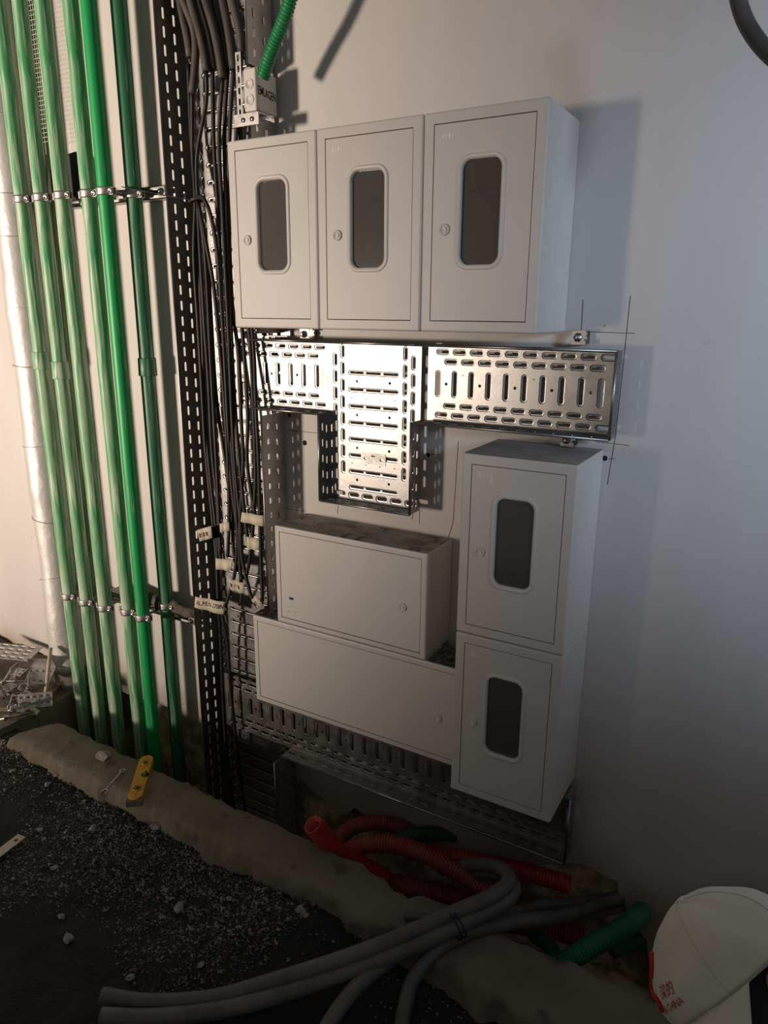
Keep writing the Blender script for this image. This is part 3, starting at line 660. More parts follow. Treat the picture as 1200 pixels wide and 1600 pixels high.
# ------------------------------------------------------------------ cables in the upright tray
def cable(name, pts, r, mat, label, cat='cable', group=None, n=8, step=.02):
    m = MB(); m.sweep([P(u, v, Y=y) for u, v, y in pts], r, n, step=step); o = m.build(name, mat); return tag(o, label, cat, group)
TH0 = [([(268, -40), (290, 10), (305, 55), (304, 110), (300, 146)], -.085), ([(284, -50), (300, 10), (314, 60), (323, 112)], -.10), ([(296, -50), (311, 10), (325, 60), (333, 110)], -.082), ([(306, -50), (324, 10), (338, 62), (348, 123)], -.10),
      ([(322, -50), (338, 10), (349, 60), (356, 107)], -.075), ([(338, -50), (350, 10), (359, 60), (365, 109)], -.095), ([(352, -50), (365, 10), (374, 45), (378, 82)], -.085), ([(276, -60), (281, 0), (293, 60), (297, 90)], -.06)]
TH = [TH0[7]]+TH0[:7]
ordn = ['first', 'second', 'third', 'fourth', 'fifth', 'sixth', 'seventh', 'eighth']
for i, (pp, y) in enumerate(TH):
    cable('thick_cable', [(u, v, y) for u, v in pp], .0125, M_thick, f'thick dusty black cable at the tray top, {ordn[i]} from the left', group='thick cables at the tray top', n=12)
TN = [
 [(300, 140, -.085), (301, 240, -.07), (305, 312, -.08), (303, 400, -.085), (309, 500, -.08), (315, 600, -.08), (321, 700, -.08), (331, 800, -.085), (338, 870, -.09), (341, 940, -.10), (345, 1000, -.08), (348, 1080, -.075), (352, 1150, -.07), (358, 1210, -.07), (368, 1275, -.07)],
 [(294, 100, -.06), (299, 220, -.06), (306, 312, -.075), (310, 400, -.07), (316, 520, -.075), (320, 640, -.07), (328, 740, -.08), (338, 830, -.09), (341, 900, -.09), (347, 960, -.09), (355, 1000, -.08), (360, 1070, -.075), (366, 1131, -.07), (373, 1190, -.07), (384, 1280, -.07)],
 [(322, 110, -.10), (322, 160, -.09), (308, 240, -.08), (309, 315, -.08), (313, 400, -.09), (319, 500, -.09), (326, 600, -.085), (331, 700, -.085), (340, 790, -.09), (342, 850, -.09), (349, 900, -.09)],
 [(308, 312, -.085), (316, 360, -.09), (322, 420, -.08), (329, 560, -.08), (337, 700, -.085), (342, 800, -.09), (345, 865, -.09)],
 [(306, 308, -.09), (318, 310, -.10), (330, 340, -.10), (340, 400, -.095), (346, 480, -.09), (352, 580, -.09), (357, 680, -.09), (362, 760, -.09), (373, 838, -.09)],
 [(310, 318, -.09), (322, 380, -.10), (334, 450, -.095), (343, 540, -.095), (350, 620, -.09), (356, 720, -.095), (358, 800, -.09), (356, 870, -.09)],
 [(332, 108, -.085), (334, 220, -.08), (340, 320, -.075), (345, 420, -.08), (349, 520, -.08), (357, 620, -.08), (362, 700, -.085), (368, 780, -.09), (371, 840, -.09), (366, 900, -.10), (352, 948, -.11)],
 [(348, 120, -.10), (342, 220, -.09), (347, 320, -.08), (352, 420, -.08), (357, 520, -.08), (362, 640, -.09), (368, 740, -.09), (376, 820, -.09), (378, 870, -.09), (392, 930, -.10), (404, 950, -.10)],
 [(356, 105, -.075), (351, 200, -.07), (353, 320, -.07), (358, 440, -.07), (363, 560, -.075), (369, 660, -.08), (376, 740, -.09), (381, 790, -.095), (388, 850, -.09)],
 [(365, 106, -.095), (360, 180, -.08), (357, 300, -.06), (362, 460, -.06), (373, 560, -.06), (377, 660, -.08), (380, 720, -.085), (376, 800, -.09), (374, 860, -.09), (378, 930, -.09), (374, 945, -.09)],
 [(378, 80, -.085), (372, 160, -.07), (366, 300, -.05), (372, 440, -.05), (382, 560, -.06), (387, 650, -.08), (386, 720, -.09), (394, 780, -.09), (399, 805, -.10)],
 [(374, 120, -.06), (376, 220, -.04), (378, 400, -.04), (391, 540, -.06), (396, 640, -.08), (399, 720, -.08), (398, 780, -.09), (392, 860, -.09), (384, 905, -.09)],
 [(382, 230, -.05), (384, 400, -.05), (396, 540, -.07), (400, 640, -.09), (404, 720, -.10), (406, 800, -.10), (408, 880, -.10), (410, 940, -.11)],
 [(325, 400, -.06), (330, 500, -.06), (338, 620, -.06), (352, 720, -.07), (362, 800, -.07), (366, 870, -.08), (380, 905, -.09)],
]
for i, pp in enumerate(TN):
    lab = 'thin black cable hanging in the tall tray to its tag level' if i > 1 else ['long thin black cable reaching down to the kerb, the left one', 'long thin black cable reaching down to the kerb, the right one'][i]
    cable('thin_cable', pp, .0064, M_black, lab, group='thin cables in the upright tray' if i > 1 else None)
cable('tie_wire', [(190, 292, -.13), (225, 299, -.12), (262, 306, -.135), (306, 314, -.10)], .0016, M_black, 'thin black tie wire from green pipe to cable bundle', 'wire', n=6)
m = MB(); c = P(307, 313, Y=-.085); m.sweep([(c.x+.024*math.cos(a*.5236), c.y+.02*math.sin(a*.5236), c.z+.004*math.cos(a*.5236)) for a in range(13)], .004, 8); tag(m.build('cable_tie', M_thick), 'dark tie knotted around the cables at upper rail height', 'tie')
# paper tags
def flag(pts, y, label, text=None, mat=M_paper, dy=.03, marks=0, ink=M_ink):
    q = [P(u, v, Y=y+(dy if i in (1, 2) else 0)) for i, (u, v) in enumerate(pts)]
    t = thing('paper_tag', tuple(q[0]), label, 'tag', 'masking tape tags on the cables')
    m = MB(); n = 10; nrm = (q[1]-q[0]).cross(q[3]-q[0]).normalized(); nrm = nrm if nrm.y < 0 else -nrm
    A = []
    for i in range(n+1):
        a = q[0].lerp(q[1], i/n); b = q[3].lerp(q[2], i/n); o = nrm*(.003*math.sin(i*1.1)); A += [a+o, b+o]
    m.add(A, [(2*i, 2*i+1, 2*i+3, 2*i+2) for i in range(n)], True); m.build('tape', mat, t, solid=.0006)
    if text:
        U = (q[1]-q[0]); V = (q[0]-q[3])
        put_text(text, lambda x, y_: q[3]+U*(.06+.88*x)+V*(.30+.42*y_)+nrm*(.003*math.sin((.06+.88*x)*n*1.1)+.0012), t, ink)
    for k in range(marks):
        m = MB(); a = .12+.7*k/marks; U = (q[1]-q[0]); V = (q[0]-q[3]); o = q[3]+nrm*.0042
        for (s0, t0, s1, t1) in ((a, .3, a+.02, .7), (a, .68, a+.07, .5), (a+.05, .3, a+.08, .62)):
            A = o+U*s0+V*t0; B = o+U*s1+V*t1; d = (B-A).normalized().cross(nrm)*.0011; m.add([A-d, B-d, B+d, A+d], [(0, 1, 2, 3)])
        m.build('ink_mark', ink, t)
    return t
def put_text(s, fn, parent, mat, name='lettering', bold=0.0):
    cu = bpy.data.curves.new('txt', 'FONT'); cu.body = s; cu.resolution_u = 2; cu.offset = bold
    o = bpy.data.objects.new('txt', cu); COL.objects.link(o); dg = bpy.context.evaluated_depsgraph_get(); dg.update()
    me = bpy.data.meshes.new_from_object(o.evaluated_get(dg)); vs = [v.co.copy() for v in me.vertices]; fs = [tuple(p.vertices) for p in me.polygons]
    bpy.data.objects.remove(o); bpy.data.curves.remove(cu); bpy.data.meshes.remove(me)
    if not vs: return None
    x0 = min(v.x for v in vs); x1 = max(v.x for v in vs); y0 = min(v.y for v in vs); y1 = max(v.y for v in vs)
    m = MB(); m.add([fn((v.x-x0)/(x1-x0), (v.y-y0)/(y1-y0)) for v in vs], fs); return m.build(name, mat, parent)
flag([(305, 932), (352, 941), (349, 961), (304, 949)], -.135, 'cream tape tag with black handwriting hanging left of the tray', 'AL.MEN-270IN', dy=.02)
flag([(308, 828), (329, 822), (331, 841), (312, 846)], -.13, 'small cream tape tag with brown marks on the tray edge', None, marks=4, dy=0, ink=M_inkr)
flag([(378, 800), (411, 806), (411, 823), (376, 815)], -.115, 'blank cream tape tag reaching the right tray flange', dy=0)
flag([(385, 838), (406, 843), (404, 861), (386, 857)], -.10, 'blank cream tape tag below the tray flange tag', dy=0)
flag([(337, 872), (364, 876), (360, 892), (337, 889)], -.11, 'wrinkled beige tape tag wrapped around cables mid tray', dy=0)
flag([(356, 904), (381, 911), (380, 928), (360, 921)], -.11, 'cream tape tag with brown marks beside the box corner', None, marks=3, dy=0, ink=M_inkr)
flag([(393, 938), (399, 930), (411, 946), (403, 952)], -.12, 'slanted cream tape tag on the cable above the long box', None, marks=2, dy=0)
flag([(343, 818), (357, 816), (358, 830), (344, 832)], -.10, 'small beige tape tag behind the thin cables', dy=0)

# ------------------------------------------------------------------ junction box, conduit
jx0, jx1, jy0, jy1, jz0, jz1 = -.950, -.904, -.122, -.022, .600, .712
t = thing('junction_box', (jx0, jy1, jz0), 'white plastic junction box with handwritten side at the tray top', 'junction box')
m = MB(); m.box(jx0+.003, jx1-.003, jy0+.012, jy1, jz0+.003, jz1-.003); m.build('housing', M_white, t, bevel=.006)
m = MB(); m.box(jx0, jx1, jy0, jy0+.012, jz0, jz1); m.build('lid', M_white, t, bevel=.006)
for z in (jz0+.03, jz0+.07):
    m = MB(); m.lathe(((jx0+jx1)/2, jy0, z), (0, -1, 0), [(.0155, 0), (.0145, .0025), (.012, .003), (.0115, .0012), (0, .0012)], 20); m.build('knockout', M_white, t)
m = MB(); m.lathe(((jx0+jx1)/2, (jy0+jy1)/2, jz0+.003), (0, 0, -1), [(.020, 0), (.019, .004), (.011, .012), (.010, .016), (0, .016)], 16); m.build('cable_gland', M_white, t)
put_text('EMLAGEN', lambda x, y: Vector((jx1-.0022, jy0+.014+.078*x, jz1-.066+.023*y-.006*x)), t, M_ink, bold=.010)
# side face card the writing sits on
path = [P(411, 121, Y=-.152), P(418, 98, Y=-.158), P(430, 65, Y=-.165), P(444, 30, Y=-.172), P(455, -5, Y=-.178), P(470, -50, Y=-.185), P(490, -110, Y=-.19)]
m = MB(); m.sweep(path, lambda L: .0185 if (L % .0092) < .0055 else .0155, 18, step=.0016)
tag(m.build('corrugated_conduit', M_gcor), 'bright green corrugated conduit hanging over the white junction box', 'conduit')
# perforated fixing straps by the junction box
t = thing('fixing_bracket', (-.95, -.13, .56), 'perforated zinc fixing bracket holding the white junction box', 'bracket')
m = MB(); tr = frame((-.972, -.126, .585), (0, 0, 1), (1, 0, 0), (0, -1, 0)); row(m, tr, 0, .17, 0, .020, [(.015+.028*i, .0135, 'hole', .018, .008, 'h') for i in range(6)]); m.build('strap', M_zinc2, t)
m = MB(); m.box(-.975, -.885, -.135, -.100, .588, .592); m.box(-.975, -.885, -.139, -.135, .560, .592); m.build('angle', M_zinc2, t)
for bx_ in (-.940, -.908):
    m = MB(); m.lathe((bx_, -.139, .575), (0, -1, 0), [(.007, 0), (.007, .003), (0, .003)], 6); m.build('bolt', M_zinc, t)
# dark grey conduit, upper right
m = MB(); m.sweep([P(1146, -70, Y=-.30), P(1150, -20, Y=-.30), P(1160, 22, Y=-.30), P(1178, 56, Y=-.31), P(1204, 86, Y=-.33), P(1240, 110, Y=-.36), P(1290, 128, Y=-.42)], .0145, 16, step=.01)
tag(m.build('hanging_conduit', M_topc), 'dark grey conduit curving down at the upper right corner', 'conduit')

# ------------------------------------------------------------------ conduits in the trench and over the kerb
def tube(name, pts, r, mat, label, cat, corr=False, group=None, hollow=None, n=16):
    q = [P(u, v, Z=z) for u, v, z in pts]; m = MB()
    t = None
    rad = (lambda L: r if (L % .0090) < .0052 else r*.84) if corr else r
    path = m.sweep(q, rad, n, step=.0018 if corr else .012, caps=not hollow)
    if hollow:
        t = thing(name, tuple(q[0]), label, cat, group); m.build('tube', mat, t)
        for e in hollow:
            p0, p1 = (path[0], path[min(len(path)-1, 12)]) if e == 0 else (path[-1], path[-13 if len(path) > 13 else 0])
            d = (p0-p1).normalized(); mm = MB(); mm.lathe(p0-d*.03, d, [(0, 0), (r*.78, 0), (r*.80, .03), (r*.97, .031), (r*1.0, .026)], n); mm.build('open_end', mat, t)
        return t
    return tag(m.build(name, mat), label, cat, group)
# grey
tube('grey_conduit', [(160, 1556, -1.578), (230, 1566, -1.578), (330, 1560, -1.572), (430, 1532, -1.555), (530, 1500, -1.52), (620, 1466, -1.495), (700, 1430, -1.475), (765, 1402, -1.46), (793, 1380, -1.46), (790, 1362, -1.48), (765, 1352, -1.53), (735, 1352, -1.60), (690, 1358, -1.70)], .0198, M_grey, 'grey conduit hooking back at the kerb, upper of the long pair', 'conduit', group=None)
tube('grey_conduit', [(158, 1588, -1.578), (240, 1590, -1.580), (350, 1577, -1.574), (450, 1550, -1.565), (560, 1512, -1.535), (640, 1482, -1.51), (715, 1447, -1.495), (775, 1417, -1.487), (803, 1392, -1.49), (790, 1368, -1.52), (760, 1364, -1.58), (720, 1370, -1.70)], .0198, M_grey, 'grey conduit hooking back at the kerb, lower of the long pair', 'conduit')
tube('grey_conduit', [(500, 1625, -1.582), (530, 1575, -1.572), (570, 1530, -1.55), (640, 1480, -1.53), (720, 1458, -1.525), (800, 1441, -1.56), (880, 1430, -1.62), (950, 1408, -1.66), (985, 1394, -1.66)], .0195, M_grey, 'grey conduit crossing the kerb into the wall cavity', 'conduit')
tube('grey_conduit', [(625, 1625, -1.582), (632, 1575, -1.574), (648, 1525, -1.555), (690, 1478, -1.535), (750, 1450, -1.54), (830, 1419, -1.62), (900, 1412, -1.66), (965, 1402, -1.70)], .0185, M_grey, 'grey conduit dropping off the kerb towards the bottom centre', 'conduit')
tube('grey_conduit', [(632, 1430, -1.525), (660, 1434, -1.525), (700, 1440, -1.53), (760, 1442, -1.57), (840, 1438, -1.64), (920, 1430, -1.69), (975, 1418, -1.70)], .0125, M_grey, 'short grey conduit with an open cut end on the kerb', 'conduit', hollow=[0])
m = MB(); pc = P(707, 1444, Z=-1.487)
d = (P(770, 1411, Z=-1.472)-P(640, 1477, Z=-1.50)).normalized(); s_ = d.cross(Vector((0, 0, 1))).normalized(); u_ = s_.cross(d)
for off in (0, .012):
    m.sweep([pc+d*off+s_*(.046*math.cos(a*math.pi/12))+u_*(.027*math.sin(a*math.pi/12)) for a in range(25)], .0026, 6, caps=False)
tag(m.build('tape_band', M_black), 'black tape band binding the two long grey conduits', 'band')
# red
tube('red_conduit', [(489, 1288, -1.46), (510, 1312, -1.53), (530, 1332, -1.59), (560, 1350, -1.66), (600, 1372, -1.74)], .031, M_red, 'smooth red conduit with open mouth tilted up beside the kerb', 'conduit', hollow=[0], n=22)
tube('red_conduit', [(520, 1352, -1.68), (545, 1330, -1.64), (585, 1318, -1.615), (630, 1322, -1.61), (680, 1342, -1.62), (725, 1368, -1.64), (765, 1396, -1.66), (800, 1430, -1.72)], .0285, M_redlow, 'dusty red corrugated conduit arching in front along the trench', 'conduit', corr=True, n=18)
tube('red_conduit', [(520, 1330, -1.70), (538, 1302, -1.68), (565, 1288, -1.67), (600, 1286, -1.68), (650, 1300, -1.72)], .027, M_redlow, 'red corrugated conduit looping behind the open red mouth', 'conduit', corr=True, n=18)
tube('red_conduit', [(640, 1330, -1.66), (700, 1338, -1.645), (760, 1348, -1.635), (820, 1362, -1.625), (889, 1382, -1.61)], .0275, M_red, 'red corrugated conduit ending open under the bottom tray corner', 'conduit', corr=True, n=18, hollow=[1])
tube('red_conduit', [(700, 1420, -1.82), (780, 1440, -1.80), (850, 1448, -1.79), (912, 1465, -1.80)], .032, M_redlow, 'deep red conduit low in the trench near the green one', 'conduit', corr=True, n=18)
tube('red_conduit', [(540, 1375, -1.80), (600, 1380, -1.78), (680, 1395, -1.78), (740, 1410, -1.80)], .034, M_redlow, 'red conduit lying deepest under the arching red ones', 'conduit', corr=True, n=18)
# green
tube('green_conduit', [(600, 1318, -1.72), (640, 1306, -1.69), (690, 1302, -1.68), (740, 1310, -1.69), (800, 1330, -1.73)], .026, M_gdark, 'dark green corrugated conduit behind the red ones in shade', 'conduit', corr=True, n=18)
tube('green_conduit', [(872, 1512, -1.68), (905, 1490, -1.665), (945, 1466, -1.65), (985, 1442, -1.64), (1002, 1428, -1.66), (1004, 1412, -1.72)], .0285, M_gmid, 'green corrugated conduit leaning out of the wall cavity over kerb', 'conduit', corr=True, n=18)
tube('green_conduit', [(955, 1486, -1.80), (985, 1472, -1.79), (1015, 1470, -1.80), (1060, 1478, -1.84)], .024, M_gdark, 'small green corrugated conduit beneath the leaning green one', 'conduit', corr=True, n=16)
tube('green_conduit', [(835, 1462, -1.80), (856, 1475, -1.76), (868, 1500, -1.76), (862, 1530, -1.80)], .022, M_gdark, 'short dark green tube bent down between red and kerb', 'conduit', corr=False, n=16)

# ------------------------------------------------------------------ spirit level and bits on the kerb
a = P(229, 1190, Z=ZC+.030); b = P(212, 1246, Z=ZC+.030); d = (b-a).normalized(); L = (b-a).length+.045; s_ = d.cross(Vector((0, 0, 1))).normalized(); c0 = (a+b)/2
t = thing('spirit_level', tuple(c0-Vector((0, 0, .012))), 'small yellow spirit level lying on the concrete kerb', 'spirit level')
def loc(x, y, z): return c0+d*x+s_*y+Vector((0, 0, z))
m = MB(); st = stadium(L, .048, 'h', 6); n = len(st)
m.add([loc(x, y, h) for h in (-.012, .010) for x, y in st]+[loc(x*.985, y*.93, .012) for x, y in st], [tuple(range(n))[::-1], tuple(range(2*n, 3*n))]+[(k*n+i, k*n+(i+1) % n, (k+1)*n+(i+1) % n, (k+1)*n+i) for k in (0, 1) for i in range(n)]); m.build('body', M_yel, t)
for x, r in ((-L*.30, .013), (L*.28, .015)):
    m = MB(); m.lathe(loc(x, 0, .0121), (0, 0, 1), [(r, 0), (r, .0035), (r*.78, .0035), (r*.74, 0)], 18); m.build('eye_ring', M_yel, t)
    m = MB(); m.lathe(loc(x, 0, .0125), (0, 0, 1), [(r*.74, 0), (0, .0003)], 18); m.build('eye_recess', M_dark, t)
    m = MB(); m.cyl(loc(x, -r*.7, .0135), loc(x, r*.7, .0135), .0042, 10); m.build('vial', M_vial, t)
m = MB(); m.lathe(loc(-L*.02, -.013 if s_.x < 0 else .013, .0122), (0, 0, 1), [(.013, 0), (.013, .0012), (0, .0012)], 18); m.build('centre_recess', M_dark, t)
m = MB(); yy = -.013 if s_.x < 0 else .013; m.cyl(loc(-L*.02-.014, yy, .0145), loc(-L*.02+.014, yy, .0145), .005, 12); m.build('centre_vial', M_vial, t)
m = MB(); m.cyl(loc(L*.42, 0, .0121), loc(L*.42, 0, .0128), .004, 3); m.cyl(loc(-L*.43, 0, .0121), loc(-L*.43, 0, .0128), .004, 3); m.build('red_arrow', M_redm, t)
m = MB(); f = Vector((0, 0, 0)); m.add([loc(L/2-.012, y, z) for y in (-.026, .026) for z in (-.013, .006)]+[loc(L/2+.008, y, z) for y in (-.026, .026) for z in (-.013, .006)], [(0, 1, 3, 2), (4, 6, 7, 5), (0, 4, 5, 1), (2, 3, 7, 6), (1, 5, 7, 3), (0, 2, 6, 4)]); m.build('end_block', M_topc, t)
def rock(u, v, z, s, mat, label, name='stone', cat='stone', group=None, flat=.6, seed=0):
    c = P(u, v, Z=z); bm = bmesh.new(); bmesh.ops.create_icosphere(bm, subdivisions=2, radius=1)
    for q in bm.verts:
        k = 1+.55*mnoise.noise(q.co*1.3+Vector((seed*3.1, seed, 2)))
        q.co = Vector((q.co.x*s*k, q.co.y*s*k*.75, q.co.z*s*k*flat))
    me = bpy.data.meshes.new(name); bm.to_mesh(me); bm.free(); me.materials.append(mat); o = bpy.data.objects.new(name, me); COL.objects.link(o); o.location = c+Vector((0, 0, s*flat*.55)); o.rotation_euler = (0, 0, seed*1.7)
    return tag(o, label, cat, group)
rock(162, 1184, ZC, .034, M_chip, 'grey concrete lump lying on the kerb behind the level', seed=2, flat=.5)
a = P(190, 1206, Z=ZC+.012); b = P(166, 1234, Z=ZC+.012); d = (b-a).normalized(); s_ = d.cross(Vector((0, 0, 1)))
t = thing('small_spanner', tuple(a), 'small dull spanner lying on the kerb left of the level', 'spanner')
m = MB(); m.sweep([a, a.lerp(b, .5), b], .0045, 8); m.build('shank', M_zinc2, t)
m = MB(); m.sweep([b+d*.010+(d*math.cos(k)+s_*math.sin(k))*.010 for k in [.7+.37*i for i in range(14)]], .0038, 8); m.build('jaw', M_zinc2, t)
m = MB(); m.sweep([a-d*.007+(d*math.cos(k)+s_*math.sin(k))*.008 for k in [.52*i for i in range(13)]], .0034, 8); m.build('ring_end', M_zinc2, t)
st_ = [(75, 1226, .013), (88, 1212, .012), (68, 1312, .010), (246, 1293, .026), (280, 1420, .018), (85, 1357, .012), (107, 1468, .018), (205, 1528, .012), (96, 1433, .012), (314, 1508, .010), (470, 1425, .018), (478, 1434, .014), (62, 1297, .012), (358, 1405, .010), (338, 1582, .009), (145, 1295, .014), (20, 1205, .012), (440, 1540, .010)]
for i, (u, v, s) in enumerate(st_):
    big = {3: 'largest pale rubble lump on the black floor by the kerb', 6: 'pale stone alone on the dark floor at lower left', 4: 'elongated pale chip mid floor'}
    rock(u, v, ZF+.002, s, M_chip, big.get(i, 'small pale rubble chip on the black floor'), 'rubble_chip', 'rubble', 'rubble chips on the black floor', flat=.45, seed=i+3)
# perforated strip at left edge of the floor
a = P(34, 1306, Z=ZF+.012); b = P(-26, 1352, Z=ZF+.012); d = (b-a).normalized(); s_ = d.cross(Vector((0, 0, 1))).normalized()
m = MB(); Ls = (b-a).length; row(m, frame(tuple(a-s_*.017), tuple(d), tuple(s_), (0, 0, 1)), 0, Ls, 0, .034, [(.022, .010, 'hole', .013, .013, 'h'), (.10, .010, 'hole', .013, .013, 'h')], 5)
tag(m.build('perforated_strip', pm('pale_metal_strip', (.50, .44, .36), (.58, .52, .43), 20, .6), solid=.003), 'pale flat strip with round hole on floor at left edge', 'strip')

# ------------------------------------------------------------------ scrap pile at the left
def prot(c, rx, ry, rz): return Matrix.Translation(c) @ Matrix.Rotation(rz, 4, 'Z') @ Matrix.Rotation(ry, 4, 'Y') @ Matrix.Rotation(rx, 4, 'X')
def scrap_bracket(u, v, z, w, h, rx, rz, label, name='angle_bracket'):
    c = P(u, v, Z=z); M_ = prot(c, rx, 0, rz); m = MB(); t_ = .003
    O = M_ @ Vector((-w/2, 0, 0)); U = (M_.to_3x3() @ Vector((1, 0, 0))); V = M_.to_3x3() @ Vector((0, 1, 0)); N = M_.to_3x3() @ Vector((0, 0, 1))
    k = max(2, int(w/.025)); its = [((i+.5)*w/k, w/k/2-.001, 'hole', min(.014, w/k*.7), .008, 'h') for i in range(k)]
    row(m, frame(O, U, V, N), 0, w, 0, h/2, its, 3); row(m, frame(O, U, V, N), 0, w, h/2, h, its, 3)
    row(m, frame(O+V*h, U, N, -V), 0, w, 0, h*.55, [], 3)
    row(m, frame(O, U, N, -V), 0, w, 0, h*.16, [], 3)
    return tag(m.build(name, M_zinc2, solid=t_), label, 'bracket', 'loose metal scraps in the pile')
scrap_bracket(55, 1072, -1.50, .11, .10, .5, .5, 'perforated steel bracket standing up in the scrap pile')
scrap_bracket(56, 1104, -1.535, .13, .055, 1.25, .75, 'dull plate bracket at the front of the scrap pile')
scrap_bracket(8, 1078, -1.52, .07, .05, .4, -.3, 'small perforated bracket at the left of the scrap pile')
scrap_bracket(22, 1096, -1.54, .05, .04, -.2, 1.2, 'tiny clip bracket lying within the scrap pile')
scrap_bracket(38, 1052, -1.53, .06, .05, .2, 2.0, 'half buried bracket at the back of the scrap pile')
# perforated plates (wide pale sheet behind the pile)
a = P(0, 1022, Z=-1.49); c = P(22, 1015, Z=-1.49)
m = MB(); M_ = prot(P(14, 1018, Z=-1.49), .10, .05, .42); R3 = M_.to_3x3()
tr = frame(M_ @ Vector((-.17, -.06, 0)), R3 @ Vector((1, 0, 0)), R3 @ Vector((0, 1, 0)), R3 @ Vector((0, 0, 1)))
for j in range(4): row(m, tr, 0, .30, j*.03, j*.03+.03, [(.03+.045*i, .021, 'slot', .036, .016, 'h') for i in range(6)], 3)
tag(m.build('perforated_plate', M_zinc2, solid=.002), 'pale slotted plate resting at the back of the scrap pile', 'plate', 'loose metal scraps in the pile')
def rod(u0, v0, z0, u1, v1, z1, r, label, name='threaded_rod', mat=M_zinc2):
    a = P(u0, v0, Z=z0); b = P(u1, v1, Z=z1); t = thing(name, tuple(a), label, 'rod', 'loose metal scraps in the pile')
    m = MB(); m.sweep([a, b], lambda L: r, 8); m.build('shaft', mat, t)
    d = (b-a).normalized(); m = MB(); m.lathe(a+d*.012, d, [(r, 0), (r*2, 0), (r*2, r*1.8), (r, r*1.8)], 6); m.build('nut', M_zinc, t)
rod(0, 1124, -1.545, 52, 1112, -1.545, .006, 'light rod lying along the front of the scrap pile')
rod(8, 1119, -1.56, 60, 1116, -1.56, .005, 'second rod just under the front rod of the pile')
rod(18, 1066, -1.49, 27, 1046, -1.48, .007, 'short thick bolt standing in the scrap pile')
rod(2, 1070, -1.50, 16, 1048, -1.49, .005, 'thin bolt leaning left in the scrap pile')
rod(43, 1078, -1.485, 45, 1056, -1.48, .004, 'threaded bolt upright before the standing bracket')
rod(2, 1064, -1.48, 52, 1064, -1.49, .002, 'thin wire across the scrap pile', 'wire_piece')
rod(12, 1108, -1.53, 20, 1085, -1.51, .004, 'bent wire loop side in the scrap pile', 'wire_piece')
rod(20, 1085, -1.51, 34, 1103, -1.54, .004, 'other side of the bent wire in the scrap pile', 'wire_piece')
rod(12, 1110, -1.54, 36, 1104, -1.54, .004, 'flat lying pin at the front of the scrap pile', 'pin')
for i in range(12):
    u = random.uniform(2, 56); v = random.uniform(1060, 1108); z = -1.555+random.uniform(0, .04); c = P(u, v, Z=z); M_ = prot(c, random.uniform(-.8, .8), random.uniform(-.8, .8), random.uniform(0, 6))
    m = MB(); L = random.uniform(.035, .07)
    m.box(-L/2, L/2, -.008, .008, -.0015, .0015, M_); m.box(-L/2, -L/2+.003, -.008, .008, 0, .02, M_); m.box(L/2-.003, L/2, -.008, .008, -.018, 0, M_)
    tag(m.build('bent_clip', M_zinc2 if i % 3 else M_zinc, bevel=.001), 'small bent steel clip in the scrap pile', 'clip', 'loose metal scraps in the pile')
for i in range(7):
    c = P(random.uniform(5, 50), random.uniform(1070, 1112), Z=-1.54+random.uniform(0, .03)); m = MB(); ax = Vector((random.uniform(-1, 1), random.uniform(-1, 1), random.uniform(.2, 1)))
    m.lathe(c, ax, [(.006, 0), (.013, 0), (.013, .002), (.006, .002), (.006, 0)], 12); tag(m.build('washer', M_zinc), 'round zinc washer in the scrap pile', 'washer', 'loose metal scraps in the pile')
# wooden stick leaning by the duct, box board under the pile
a = P(70, 1098, Z=-1.555); b = P(79, 1012, Y=a.y+.10)
m = MB(); m.sweep([a, a.lerp(b, .5), b], .0085, 4); tag(m.build('wooden_stick', M_wood), 'thin pale wooden stick leaning right of the scrap pile', 'stick')
m = MB(); m.box(-.17, .17, -.11, .11, -.02, .02, prot(P(20, 1090, Z=-1.575), 0, 0, .42)); tag(m.build('pile_board', pm('dirty_board', (.10, .08, .06), (.2, .16, .12), 10, .9)), 'dirty board lying under the metal scraps', 'board')

